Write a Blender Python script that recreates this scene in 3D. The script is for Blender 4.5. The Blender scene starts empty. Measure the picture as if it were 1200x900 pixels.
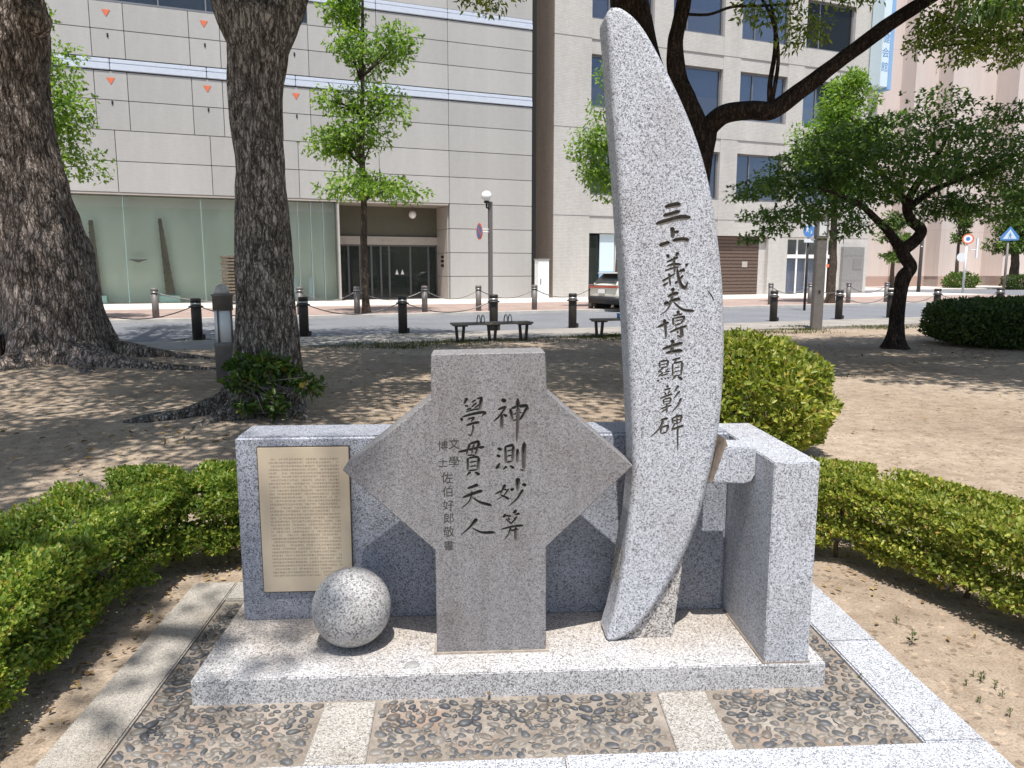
import bpy, bmesh, math, random
import numpy as np
from mathutils import Vector, Matrix, noise as mnoise

scene = bpy.context.scene
COL = scene.collection
R = math.radians

# ------------------------------------------------------------------ camera
CAM_H = 1.6
F = 900.0                      # focal length in pixels of the 1200 px wide photograph
PITCH = math.atan((450 - 316) / F)
YAW = math.atan((600 - 550) / (F / math.cos(PITCH)))
cam_d = bpy.data.cameras.new("camera")
cam_d.sensor_width = 36.0
cam_d.lens = 36.0 * F / 1200.0
cam_d.clip_start = 0.05
cam_d.clip_end = 2000.0
cam = bpy.data.objects.new("camera", cam_d)
cam.location = (0, 0, CAM_H)
cam.rotation_euler = (math.pi / 2 - PITCH, 0, -YAW)
COL.objects.link(cam)
scene.camera = cam

# ------------------------------------------------------------------ light
SUN_DIR = Vector((0.03, 0.37, -1.0)).normalized()       # direction the light travels
sun_d = bpy.data.lights.new("sun", 'SUN')
sun_d.energy = 5.0
sun_d.angle = R(0.53)
sun_d.color = (1.0, 0.96, 0.90)
sun = bpy.data.objects.new("sun", sun_d)
sun.rotation_euler = SUN_DIR.to_track_quat('-Z', 'Y').to_euler()
sun.location = (0, -10, 30)
COL.objects.link(sun)
world = bpy.data.worlds.new("World")
scene.world = world
world.use_nodes = True
wn = world.node_tree.nodes
wl = world.node_tree.links
bg = wn.get("Background") or wn.new("ShaderNodeBackground")
sky = wn.new("ShaderNodeTexSky")
sky.sky_type = 'NISHITA'
sky.sun_disc = False
sky.sun_elevation = math.asin(-SUN_DIR.z)
sky.sun_rotation = math.atan2(-SUN_DIR.x, -SUN_DIR.y)
sky.air_density = 1.2
sky.dust_density = 1.5
wl.new(sky.outputs[0], bg.inputs[0])
bg.inputs[1].default_value = 0.12
scene.view_settings.view_transform = 'Standard'
scene.view_settings.look = 'None'
scene.view_settings.exposure = 0.38
scene.view_settings.gamma = 1.0
scene.cycles.max_bounces = 6
scene.cycles.transparent_max_bounces = 12

# ------------------------------------------------------------------ pixel helpers
CP, SP, CY, SY = math.cos(PITCH), math.sin(PITCH), math.cos(YAW), math.sin(YAW)
def ray(px, py):
    x, y, z = px - 600.0, F, -(py - 450.0)
    y, z = y * CP + z * SP, -y * SP + z * CP
    return Vector((x * CY + y * SY, -x * SY + y * CY, z))
def gnd(px, py, z=0.0):
    r = ray(px, py); t = (z - CAM_H) / r.z
    return Vector((r.x * t, r.y * t, z))
def at(px, py, Y):
    r = ray(px, py); t = Y / r.y
    return Vector((r.x * t, Y, CAM_H + r.z * t))
STREET = math.atan2(0.33092249, 0.94365794)              # heading of the street
SD = Vector((math.cos(STREET), math.sin(STREET), 0)); SN = Vector((-SD.y, SD.x, 0))
def st(s, t, z=0.0):
    p = SD * s + SN * t
    return Vector((p.x, p.y, z))
def at_t(px, py, t):
    r = ray(px, py); k = t / r.dot(SN)
    q = r * k
    return Vector((q.dot(SD), t, CAM_H + q.z))           # street coordinates
def in_view(P, m=0.0):
    """mask of world points that fall inside the picture (grown by m pixels)"""
    x, y, z = P[:, 0], P[:, 1], P[:, 2] - CAM_H
    xc = x * CY - y * SY; yc = x * SY + y * CY
    yy = yc * CP - z * SP; zz = yc * SP + z * CP
    px = 600 + F * xc / np.maximum(yy, 0.1); py = 450 - F * zz / np.maximum(yy, 0.1)
    return (yy > 0.1) & (px > -m) & (px < 1200 + m) & (py > -m) & (py < 900 + m)

# ------------------------------------------------------------------ materials
def srgb(r, g, b):
    f = lambda c: (c / 255 / 12.92) if c / 255 <= 0.04045 else ((c / 255 + 0.055) / 1.055) ** 2.4
    return (f(r), f(g), f(b), 1.0)
class M:
    def __init__(s, name, rough=0.7, spec=0.3, coord='Object'):
        s.m = bpy.data.materials.new(name); s.m.use_nodes = True
        s.n = s.m.node_tree.nodes; s.l = s.m.node_tree.links
        s.b = s.n["Principled BSDF"]; s.out = s.n["Material Output"]
        s.b.inputs["Roughness"].default_value = rough
        s.b.inputs["Specular IOR Level"].default_value = spec
        s.tc = s.n.new("ShaderNodeTexCoord")
        if coord == 'World':
            s.co = s.n.new("ShaderNodeNewGeometry").outputs["Position"]
        else:
            s.co = s.tc.outputs[coord]
    def vec(s, scale=(1, 1, 1), rot=(0, 0, 0), src=None):
        mp = s.n.new("ShaderNodeMapping")
        mp.inputs["Scale"].default_value = scale; mp.inputs["Rotation"].default_value = rot
        s.l.new(src or s.co, mp.inputs[0]); return mp.outputs[0]
    def noise(s, scale, detail=4, rough=0.6, vec=None, dist=0.0):
        t = s.n.new("ShaderNodeTexNoise")
        t.inputs["Scale"].default_value = scale; t.inputs["Detail"].default_value = detail
        t.inputs["Roughness"].default_value = rough; t.inputs["Distortion"].default_value = dist
        s.l.new(vec or s.co, t.inputs["Vector"]); return t.outputs["Fac"]
    def voro(s, scale, vec=None, feature='F1', out="Color"):
        t = s.n.new("ShaderNodeTexVoronoi"); t.feature = feature
        t.inputs["Scale"].default_value = scale
        s.l.new(vec or s.co, t.inputs["Vector"])
        if out == "Color":
            sp = s.n.new("ShaderNodeSeparateColor"); s.l.new(t.outputs["Color"], sp.inputs[0]); return sp.outputs[0]
        return t.outputs[out]
    def ramp(s, fac, stops, const=False):
        t = s.n.new("ShaderNodeValToRGB"); e = t.color_ramp.elements
        if const: t.color_ramp.interpolation = 'CONSTANT'
        while len(e) < len(stops): e.new(0.5)
        for el, (p, c) in zip(e, stops):
            el.position = p; el.color = c if len(c) == 4 else (*c, 1)
        s.l.new(fac, t.inputs[0]); return t.outputs[0]
    def mix(s, fac, a, b, mode='MIX'):
        t = s.n.new("ShaderNodeMix"); t.data_type = 'RGBA'; t.blend_type = mode
        for i, v in ((0, fac), (6, a), (7, b)):
            if hasattr(v, "links"): s.l.new(v, t.inputs[i])
            elif i == 0: t.inputs[0].default_value = v
            else: t.inputs[i].default_value = v if len(v) == 4 else (*v, 1)
        return t.outputs[2]
    def math(s, op, a, b=0.0):
        t = s.n.new("ShaderNodeMath"); t.operation = op
        for i, v in ((0, a), (1, b)):
            if hasattr(v, "links"): s.l.new(v, t.inputs[i])
            else: t.inputs[i].default_value = v
        return t.outputs[0]
    def color(s, v):
        if hasattr(v, "links"): s.l.new(v, s.b.inputs["Base Color"])
        else: s.b.inputs["Base Color"].default_value = v if len(v) == 4 else (*v, 1)
        return s
    def bump(s, h, strength=0.4, dist=0.01):
        t = s.n.new("ShaderNodeBump"); t.inputs["Strength"].default_value = strength
        t.inputs["Distance"].default_value = dist
        s.l.new(h, t.inputs["Height"]); s.l.new(t.outputs[0], s.b.inputs["Normal"]); return s

def granite(name, light, mid, dark, grain=190, stain=(0.55, 0.47, 0.38), stain_amt=0.35, rough=0.55, bump=0.15, spots=0.7, streaks=0.3, zone=False):
    k = M(name, rough, 0.4)
    c = k.ramp(k.voro(grain), [(0.0, dark), (0.13, mid), (0.38, light), (0.78, tuple(min(1, x * 1.25) for x in light))], True)
    c2 = k.ramp(k.voro(grain * 0.45), [(0, dark), (0.08, mid), (0.2, (1, 1, 1)), (0.9, (1, 1, 1))], True)
    c = k.mix(spots, c, c2, 'MULTIPLY')
    fine = k.noise(60, 3)
    c = k.mix(0.35, c, k.ramp(fine, [(0.3, (0.6, 0.6, 0.6)), (0.7, (1, 1, 1))]), 'MULTIPLY')
    big = k.noise(3.5, 6, 0.65)
    msk = k.ramp(big, [(0.48, (0, 0, 0)), (0.75, (1, 1, 1))])
    c = k.mix(k.math('MULTIPLY', msk, stain_amt), c, k.mix(1.0, c, (*stain, 1), 'MULTIPLY'))
    streak = k.ramp(k.noise(1.0, 5, .65, k.vec((16, 16, 1.1))), [(0.42, (1, 1, 1)), (0.75, (0.78, 0.76, 0.74))])
    c = k.mix(streaks, c, streak, 'MULTIPLY')
    oi = k.n.new("ShaderNodeObjectInfo")
    c = k.mix(1.0, c, k.ramp(oi.outputs["Random"], [(0, (0.93, 0.93, 0.94)), (1, (1.05, 1.04, 1.03))]), 'MULTIPLY')
    if zone:
        sp_ = k.n.new("ShaderNodeSeparateXYZ"); k.l.new(k.co, sp_.inputs[0])
        a_ = k.math('ADD', sp_.outputs[1], k.math('MULTIPLY', k.noise(4.5, 5, .7), .5))
        zm = k.ramp(a_, [(0.0, (0, 0, 0)), (1.0, (1, 1, 1))])
        mr = k.n.new("ShaderNodeMapRange"); k.l.new(a_, mr.inputs[0]); mr.inputs[1].default_value = 3.02; mr.inputs[2].default_value = 3.3
        c = k.mix(k.math('MULTIPLY', mr.outputs[0], .7), c, k.mix(1.0, c, (0.85, 0.745, 0.62, 1), 'MULTIPLY'))
        dk = k.ramp(k.noise(9, 6, .75), [(0.55, (0, 0, 0)), (0.8, (1, 1, 1))])
        c = k.mix(k.math('MULTIPLY', dk, .5), c, k.mix(1.0, c, (0.5, 0.47, 0.44, 1), 'MULTIPLY'))
    k.color(c).bump(k.noise(220, 3), bump, 0.003)
    return k.m
def plain(name, c, rough=0.6, spec=0.3, metal=0.0, var=0.15, scale=6.0, bump=0.0):
    k = M(name, rough, spec)
    k.b.inputs["Metallic"].default_value = metal
    n = k.noise(scale, 5)
    k.color(k.mix(1.0, (*c[:3], 1), k.ramp(n, [(0.25, (1 - var,) * 3), (0.75, (1 + var * 0.3,) * 3)]), 'MULTIPLY'))
    if bump: k.bump(k.noise(scale * 6, 4), bump, 0.01)
    return k.m
def leafmat(name, c_dark, c_mid, c_light, trans=0.35, rough=0.42, extra=None):
    k = M(name, rough, 0.35)
    g = k.n.new("ShaderNodeNewGeometry")
    stops = [(0.0, c_dark), (0.5, c_mid), (0.88, c_light), (1.0, extra or c_light)]
    c = k.ramp(g.outputs["Random Per Island"], stops)
    big = k.noise(1.6, 3)
    c = k.mix(1.0, c, k.ramp(big, [(0.3, (0.65, 0.7, 0.6)), (0.7, (1.15, 1.1, 0.95))]), 'MULTIPLY')
    k.color(c)
    tr = k.n.new("ShaderNodeBsdfTranslucent")
    k.l.new(k.mix(1.0, c, (1.25, 1.35, 0.55, 1), 'MULTIPLY'), tr.inputs[0])
    mx = k.n.new("ShaderNodeMixShader"); mx.inputs[0].default_value = trans
    k.l.new(k.b.outputs[0], mx.inputs[1]); k.l.new(tr.outputs[0], mx.inputs[2])
    k.l.new(mx.outputs[0], k.out.inputs[0])
    return k.m
def bark(name, dark, light, moss=0.0, sc=1.0):
    k = M(name, 0.9, 0.15)
    wn_ = k.n.new("ShaderNodeTexNoise"); wn_.inputs["Scale"].default_value = 5 * sc; wn_.inputs["Detail"].default_value = 4
    k.l.new(k.co, wn_.inputs["Vector"])
    va = k.n.new("ShaderNodeVectorMath"); va.operation = 'MULTIPLY_ADD'; k.l.new(wn_.outputs["Color"], va.inputs[0]); va.inputs[1].default_value = (.09, .09, .13); k.l.new(k.co, va.inputs[2])
    def edge(sx_, sz):
        mp = k.vec((sx_ * sc, sx_ * sc, sz * sc), src=va.outputs[0])
        return k.voro(1.0, mp, 'DISTANCE_TO_EDGE', "Distance")
    e1 = k.ramp(edge(19, 3.6), [(0.0, (0, 0, 0)), (0.3, (1, 1, 1))])
    e2 = k.ramp(edge(44, 12), [(0.0, (0, 0, 0)), (0.3, (1, 1, 1))])
    r1 = k.noise(1.0, 6, 0.7, k.vec((15 * sc, 15 * sc, 4 * sc), src=va.outputs[0]), 0.4)
    h = k.math('ADD', k.math('MULTIPLY', e1, .3), k.math('ADD', k.math('MULTIPLY', e2, .26), k.math('MULTIPLY', r1, 1.15)))
    mid = tuple(a * .55 + b * .45 for a, b in zip(dark, light))
    c = k.ramp(h, [(0.6, dark), (0.92, mid), (1.3, light)])
    pt = k.ramp(k.noise(1.7 * sc, 6, 0.7), [(0.42, (0.72, 0.7, 0.68)), (0.66, (1.4, 1.36, 1.34))])
    c = k.mix(0.8, c, pt, 'MULTIPLY')
    if moss:
        mm = k.ramp(k.noise(2.9 * sc, 5, 0.7), [(0.55, (0, 0, 0)), (0.75, (1, 1, 1))])
        c = k.mix(k.math('MULTIPLY', mm, moss), c, (0.055, 0.06, 0.022, 1))
    k.color(c).bump(h, 1.0, 0.035)
    return k.m
def glassy(name, tint, opacity, refl_rough=0.02, refl=0.35):
    """pane: tinted see-through mixed with a mirror-like reflection by angle"""
    k = M(name)
    tr = k.n.new("ShaderNodeBsdfTransparent"); tr.inputs[0].default_value = (*tint, 1)
    k.b.inputs["Base Color"].default_value = (*[x * 0.25 for x in tint], 1)
    k.b.inputs["Roughness"].default_value = refl_rough
    mx0 = k.n.new("ShaderNodeMixShader"); mx0.inputs[0].default_value = opacity
    k.l.new(tr.outputs[0], mx0.inputs[1]); k.l.new(k.b.outputs[0], mx0.inputs[2])
    gl = k.n.new("ShaderNodeBsdfGlossy"); gl.inputs["Roughness"].default_value = refl_rough
    lw = k.n.new("ShaderNodeLayerWeight"); lw.inputs[0].default_value = refl
    mx = k.n.new("ShaderNodeMixShader")
    k.l.new(lw.outputs["Fresnel"], mx.inputs[0]); k.l.new(mx0.outputs[0], mx.inputs[1]); k.l.new(gl.outputs[0], mx.inputs[2])
    k.l.new(mx.outputs[0], k.out.inputs[0])
    return k.m

MAT = {}
MAT['granite'] = granite("granite_light", (0.55, 0.57, 0.615), (0.36, 0.372, 0.405), (0.14, 0.14, 0.15), 430)
MAT['granite_plinth'] = granite("granite_plinth", (0.56, 0.56, 0.57), (0.36, 0.36, 0.37), (0.12, 0.12, 0.13), 400, zone=True, streaks=0.15)
MAT['granite_ball'] = granite("granite_ball", (0.52, 0.51, 0.505), (0.38, 0.375, 0.37), (0.11, 0.11, 0.11), 330, streaks=0.2)
MAT['granite_wall_shaded'] = granite("granite_wall_shaded", (0.365, 0.39, 0.45), (0.245, 0.26, 0.305), (0.11, 0.11, 0.12), 430)  # same granite as the rest, shade and sky blue put into the colour
MAT['granite_rough'] = granite("granite_rough", (0.56, 0.53, 0.5), (0.3, 0.28, 0.26), (0.1, 0.09, 0.085), 300, stain_amt=0.7, rough=0.9, bump=0.6)
MAT['granite_cross'] = granite("granite_weathered", (0.285, 0.276, 0.28), (0.228, 0.221, 0.225), (0.135, 0.13, 0.134), 440, (0.76, 0.70, 0.67), 0.75, 0.75, 0.12, 0.45, 0.85)
MAT['groove_cross'] = plain("carved_groove", (0.15, 0.14, 0.13), 0.9, 0.1, var=0.4, scale=40)
MAT['groove_crescent'] = plain("carved_groove_painted", (0.10, 0.092, 0.08), 0.9, 0.1, var=0.4, scale=60)
MAT['faint'] = plain('worn_shallow_carving', (0.065, 0.058, 0.052), 0.9, 0.1, var=0.5, scale=80)
MAT['mortar_pale'] = plain('mortar_pale', (0.37, 0.32, 0.27), 0.95, 0.1, var=0.5, scale=30, bump=0.4)
MAT['mortar'] = plain("mortar_brown", (0.26, 0.21, 0.17), 0.95, 0.1, var=0.5, scale=30, bump=0.4)

# ------------------------------------------------------------------ objects
def tag(o, label=None, cat=None, group=None, kind=None):
    if label: o['label'] = label
    if cat: o['category'] = cat
    if group: o['group'] = group
    if kind: o['kind'] = kind
    return o
def thing(name, label, cat, loc=(0, 0, 0), rz=0.0, group=None):
    o = bpy.data.objects.new(name, None); COL.objects.link(o)
    o.empty_display_size = 0.2
    o.location = loc; o.rotation_euler = (0, 0, rz)
    return tag(o, label, cat, group)
def pm(o):
    m = Matrix.Translation(o.location) @ o.rotation_euler.to_matrix().to_4x4()
    return pm(o.parent) @ m if o.parent else m
def add(name, mesh, parent=None, loc=None, mat=None):
    o = bpy.data.objects.new(name, mesh); COL.objects.link(o)
    if parent: o.parent = parent
    if loc is not None: o.location = loc
    if mat is not None: mesh.materials.append(MAT[mat] if isinstance(mat, str) else mat)
    return o
class MB:
    """collects shapes, then links them as one mesh object"""
    def __init__(s): s.v = []; s.f = []; s.sm = []
    def raw(s, v, f, smooth=False):
        o = len(s.v); s.v += [tuple(x) for x in v]; s.f += [tuple(i + o for i in q) for q in f]; s.sm += [smooth] * len(f); return s
    def box(s, x0, x1, y0, y1, z0, z1, bev=0.0):
        if bev <= 0:
            return s.raw([(x, y, z) for x in (x0, x1) for y in (y0, y1) for z in (z0, z1)],
                         [(0, 1, 3, 2), (4, 6, 7, 5), (0, 4, 5, 1), (2, 3, 7, 6), (0, 2, 6, 4), (1, 5, 7, 3)])
        bm = bmesh.new(); bmesh.ops.create_cube(bm, size=1)
        for v in bm.verts:
            v.co = Vector(((x0 + x1) / 2 + v.co.x * (x1 - x0), (y0 + y1) / 2 + v.co.y * (y1 - y0), (z0 + z1) / 2 + v.co.z * (z1 - z0)))
        bmesh.ops.bevel(bm, geom=bm.edges[:], offset=bev, segments=2, affect='EDGES')
        return s.bm(bm)
    def bm(s, bm, smooth=False):
        bm.verts.ensure_lookup_table(); bm.verts.index_update()
        s.raw([v.co[:] for v in bm.verts], [[v.index for v in f.verts] for f in bm.faces], smooth); bm.free(); return s
    def prism(s, pts, a0, a1, axis='y'):
        """polygon pts swept along an axis; 'y': pts are (x,z), 'z': (x,y), 'x': (y,z)"""
        n = len(pts)
        mk = {'y': lambda p, a: (p[0], a, p[1]), 'z': lambda p, a: (p[0], p[1], a), 'x': lambda p, a: (a, p[0], p[1])}[axis]
        v = [mk(p, a0) for p in pts] + [mk(p, a1) for p in pts]
        return s.raw(v, [tuple(range(n)), tuple(range(2 * n - 1, n - 1, -1))] + [(i, i + n, (i + 1) % n + n, (i + 1) % n) for i in range(n)])
    def tube(s, pts, rad, seg=12, cap=True, mod=None, smooth=True):
        pts = [Vector(p) for p in pts]
        if not hasattr(rad, '__len__'): rad = [rad] * len(pts)
        ref = None; v = []; f = []
        for i, p in enumerate(pts):
            t = (pts[min(i + 1, len(pts) - 1)] - pts[max(i - 1, 0)]).normalized()
            if ref is None:
                ref = Vector((1, 0, 0)) if abs(t.x) < 0.8 else Vector((0, 1, 0))
            a = (ref - t * ref.dot(t)).normalized(); b = t.cross(a); ref = a
            for k in range(seg):
                th = 2 * math.pi * k / seg
                r = rad[i] if mod is None else mod(i, th, p, rad[i])
                v.append(p + (a * math.cos(th) + b * math.sin(th)) * r)
        for i in range(len(pts) - 1):
            for k in range(seg):
                k2 = (k + 1) % seg
                f.append((i * seg + k, i * seg + k2, (i + 1) * seg + k2, (i + 1) * seg + k))
        s.raw(v, f, smooth)
        if cap:
            o = len(s.v) - len(v); n = len(pts)
            s.f.append(tuple(o + k for k in range(seg - 1, -1, -1))); s.f.append(tuple(o + (n - 1) * seg + k for k in range(seg))); s.sm += [False, False]
        return s
    def lathe(s, prof, c=(0, 0, 0), seg=20, smooth=True):
        v = []; f = []
        for r, z in prof:
            for k in range(seg):
                th = 2 * math.pi * k / seg
                v.append((c[0] + r * math.cos(th), c[1] + r * math.sin(th), c[2] + z))
        for i in range(len(prof) - 1):
            for k in range(seg):
                k2 = (k + 1) % seg
                f.append((i * seg + k, i * seg + k2, (i + 1) * seg + k2, (i + 1) * seg + k))
        f.append(tuple(range(seg - 1, -1, -1))); f.append(tuple((len(prof) - 1) * seg + k for k in range(seg)))
        return s.raw(v, f, smooth)
    def sphere(s, c, r, seg=24, rings=14):
        rx, ry, rz = r if hasattr(r, '__len__') else (r, r, r)
        bm = bmesh.new(); bmesh.ops.create_uvsphere(bm, u_segments=seg, v_segments=rings, radius=1)
        for v in bm.verts: v.co = Vector((c[0] + v.co.x * rx, c[1] + v.co.y * ry, c[2] + v.co.z * rz))
        return s.bm(bm, True)
    def mesh(s, name, off=None):
        me = bpy.data.meshes.new(name)
        v = s.v if off is None else [tuple(off @ Vector(p)) for p in s.v]
        me.from_pydata(v, [], s.f); me.polygons.foreach_set('use_smooth', s.sm); me.update()
        return me
    def build(s, name, mat, parent=None, local=True):
        """local: points are in the parent's own frame; otherwise in world space"""
        off = None if (local or parent is None) else pm(parent).inverted()
        return add(name, s.mesh(name, off), parent, None, mat)
def copy_tree(o, parent=None):
    c = o.copy(); COL.objects.link(c)
    if parent: c.parent = parent
    for ch in list(o.children): copy_tree(ch, c)
    return c
def bevel_obj(o, w, seg=3, ang=35):
    """bevel sharp edges of a finished mesh object"""
    bm = bmesh.new(); bm.from_mesh(o.data)
    bmesh.ops.remove_doubles(bm, verts=bm.verts, dist=1e-5)
    bmesh.ops.recalc_face_normals(bm, faces=bm.faces)
    ed = [e for e in bm.edges if len(e.link_faces) == 2 and e.calc_face_angle() > R(ang)]
    bmesh.ops.bevel(bm, geom=ed, offset=w, segments=seg, affect='EDGES', clamp_overlap=True)
    bm.to_mesh(o.data); bm.free(); o.data.update(); return o

# ------------------------------------------------------------------ leaves
LEAF = dict(
    oval=(np.array([(0, 0, 0), (.3, .42, .10), (.7, .36, .08), (1, 0, -.05), (.7, -.36, .08), (.3, -.42, .10)]), [(0, 1, 2, 3), (0, 3, 4, 5)]),
    slim=(np.array([(0, 0, 0), (.4, .5, .10), (1, 0, -.08), (.4, -.5, .10)]), [(0, 1, 2), (0, 2, 3)]),
    star=(np.array([(0, 0, 0), (.12, .75, .05), (.42, .28, .0), (.75, .62, -.02), (.68, .18, 0), (1.05, 0, -.08), (.68, -.18, 0), (.75, -.62, -.02), (.42, -.28, 0), (.12, -.75, .05)]),
          [(0, 1, 2), (0, 2, 4), (2, 3, 4), (0, 4, 6), (4, 5, 6), (0, 6, 8), (6, 7, 8), (0, 8, 9)]))
def leaves(name, P, U, N, L, W, mat, parent, shape='oval', world=True):
    """one mesh of len(P) leaves: base P, axis U, face normal N, length L, width W"""
    tv, tf = LEAF[shape]
    U = U / (np.linalg.norm(U, axis=1, keepdims=True) + 1e-9)
    N = N - U * (U * N).sum(1, keepdims=True); N /= (np.linalg.norm(N, axis=1, keepdims=True) + 1e-9)
    S = np.cross(N, U)
    n, k = len(P), len(tv)
    V = (P[:, None, :] + U[:, None, :] * (tv[None, :, 0:1] * L[:, None, None]) + S[:, None, :] * (tv[None, :, 1:2] * W[:, None, None])
         + N[:, None, :] * (tv[None, :, 2:3] * L[:, None, None])).reshape(-1, 3)
    if world and parent is not None:
        mt = np.array(pm(parent).inverted()); V = V @ mt[:3, :3].T + mt[:3, 3]
    me = bpy.data.meshes.new(name)
    me.vertices.add(n * k); me.vertices.foreach_set('co', V.astype(np.float32).ravel())
    loops = np.concatenate([np.array(f) for f in tf]); sizes = np.array([len(f) for f in tf])
    allv = (loops[None, :] + (np.arange(n) * k)[:, None]).ravel()
    tot = np.tile(sizes, n); start = np.concatenate([[0], np.cumsum(tot)[:-1]])
    me.loops.add(len(allv)); me.loops.foreach_set('vertex_index', allv.astype(np.int32))
    me.polygons.add(len(tot)); me.polygons.foreach_set('loop_start', start.astype(np.int32)); me.polygons.foreach_set('loop_total', tot.astype(np.int32))
    me.update(calc_edges=True); me.validate()
    return add(name, me, parent, None, mat)
def clump_points(rng, clumps, n_per_m3=None, n=None):
    """clumps: list of (centre, (rx,ry,rz), count) -> points, outward directions"""
    P = []; D = []
    for c, r, cnt in clumps:
        d = rng.normal(size=(cnt, 3)); d /= np.linalg.norm(d, axis=1, keepdims=True)
        rad = rng.random(cnt) ** 0.45
        P.append(np.array(c)[None] + d * np.array(r)[None] * rad[:, None]); D.append(d)
    return np.concatenate(P), np.concatenate(D)
def crown(name, rng, clumps, size, mat, parent, shape='oval', flat=0.8, asp=0.5, keep=None, droop=0.1):
    P, D = clump_points(rng, clumps)
    if keep is not None:
        m = keep(P); P, D = P[m], D[m]
    n = len(P)
    U = D * 0.7 + rng.normal(size=(n, 3)) * 0.7; U[:, 2] -= droop
    N = rng.normal(size=(n, 3)) * (1 - flat) + np.array([0, 0, 1.0]) * flat + D * 0.25
    L = size * (0.7 + 0.6 * rng.random(n)); W = L * asp * (0.85 + 0.3 * rng.random(n))
    o = leaves(name, P, U, N, L, W, mat, parent, shape)
    o['kind'] = 'stuff'
    return o
def wood_mod(seed, amp, kz=1.6, flare=0.0, z0=0.0, hz=0.5, lobes=5):
    def f(i, th, p, r):
        c, s_ = math.cos(th), math.sin(th)
        q = Vector((c * 2.2 + seed, s_ * 2.2, p.z * kz + p.x * .7))
        m = 1 + amp * (mnoise.noise(q) * 1.4 + 0.5 * mnoise.noise(q * 3.1) + 0.25 * mnoise.noise(Vector((c * 14 + seed, s_ * 14, p.z * 3.5))))
        if flare:
            e = math.exp(-max(0, p.z - z0) / hz)
            m += flare * e * (0.75 + 0.55 * math.cos(lobes * th + seed) + 0.3 * math.cos((lobes - 2) * th + 2.3 * seed))
        return r * m
    return f
def smooth_path(pts, rad, n):
    """Catmull-Rom through the points"""
    pts = [Vector(p) for p in pts]; out = []; ro = []
    m = len(pts) - 1
    for j in range(n + 1):
        u = j / n * m; i = min(int(u), m - 1); t = u - i
        p0, p1, p2, p3 = pts[max(i - 1, 0)], pts[i], pts[i + 1], pts[min(i + 2, m)]
        out.append(0.5 * ((2 * p1) + (p2 - p0) * t + (2 * p0 - 5 * p1 + 4 * p2 - p3) * t * t + (3 * p1 - p0 - 3 * p2 + p3) * t ** 3))
        ro.append(rad[i] * (1 - t) + rad[i + 1] * t)
    return out, ro

# ================================================================== SETTING
def soil_mat():
    k = M("sandy_soil", 0.95, 0.1, 'World')
    n1 = k.noise(0.45, 6, 0.65); n2 = k.noise(7.0, 6, 0.7); n3 = k.noise(90, 3, 0.7)
    c = k.ramp(n1, [(0.3, (0.335, 0.262, 0.198)), (0.55, (0.43, 0.35, 0.272)), (0.75, (0.49, 0.41, 0.33))])
    dmp = k.ramp(k.noise(1.3, 7, .75), [(0.5, (0, 0, 0)), (0.72, (1, 1, 1))])
    c = k.mix(k.math('MULTIPLY', dmp, .55), c, (0.2, 0.15, 0.115, 1))
    c = k.mix(0.8, c, k.ramp(n2, [(0.3, (0.62, 0.58, 0.54)), (0.6, (1, 1, 1))]), 'MULTIPLY')
    c = k.mix(0.8, c, k.ramp(n3, [(0.32, (0.62, 0.6, 0.58)), (0.5, (1, 1, 1)), (0.72, (1.15, 1.14, 1.12))]), 'MULTIPLY')
    v = k.voro(26, out="Distance")
    grit = k.ramp(k.voro(45), [(0.0, (0.5, 0.47, 0.45)), (0.07, (1, 1, 1)), (0.95, (1, 1, 1)), (0.96, (1.35, 1.3, 1.25))], True)
    c = k.mix(0.7, c, grit, 'MULTIPLY')
    h = k.math('ADD', k.math('MULTIPLY', n2, 1.0), k.math('MULTIPLY', n3, 0.5))
    k.color(c).bump(h, 0.7, 0.03)
    return k.m
MAT['soil'] = soil_mat()
def asphalt_mat():
    k = M("asphalt", 0.85, 0.25, 'World')
    n = k.noise(0.5, 5); g = k.voro(70)
    c = k.ramp(n, [(0.3, (0.155, 0.16, 0.175)), (0.7, (0.205, 0.21, 0.225))])
    c = k.mix(0.6, c, k.ramp(g, [(0, (0.6,) * 3), (0.6, (1,) * 3), (1, (1.4,) * 3)]), 'MULTIPLY')
    k.color(c).bump(g, 0.3, 0.006); return k.m
MAT['asphalt'] = asphalt_mat()
def paver_mat(name, c1, c2, sx, sy, mort, rot=STREET):
    k = M(name, 0.85, 0.2, 'Object')
    t = k.n.new("ShaderNodeTexBrick")
    t.inputs["Color1"].default_value = (*c1, 1); t.inputs["Color2"].default_value = (*c2, 1); t.inputs["Mortar"].default_value = (*mort, 1)
    t.inputs["Scale"].default_value = 1.0; t.inputs["Brick Width"].default_value = sx; t.inputs["Row Height"].default_value = sy
    t.inputs["Mortar Size"].default_value = 0.006
    k.l.new(k.co, t.inputs["Vector"])
    k.color(k.mix(1.0, t.outputs[0], k.ramp(k.noise(0.8, 6, .7), [(0.3, (0.75,) * 3), (0.7, (1.08,) * 3)]), 'MULTIPLY'))
    return k.m
MAT['pave_brown'] = paver_mat("brown_pavers", (0.34, 0.25, 0.215), (0.4, 0.3, 0.26), 0.2, 0.1, (0.27, 0.22, 0.2))
MAT['pave_light'] = paver_mat("pale_pavers", (0.62, 0.56, 0.5), (0.66, 0.6, 0.55), 0.3, 0.3, (0.5, 0.45, 0.42))
MAT['concrete'] = plain("pale_concrete", (0.5, 0.48, 0.45), 0.9, 0.2, var=0.3, scale=2.0, bump=0.2)
MAT['concrete_path'] = plain("grey_path_surface", (0.33, 0.305, 0.275), 0.95, 0.15, var=0.35, scale=1.2, bump=0.3)
MAT['white_paint'] = plain("road_paint", (0.72, 0.72, 0.7), 0.8, 0.2, var=0.3, scale=8)

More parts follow.
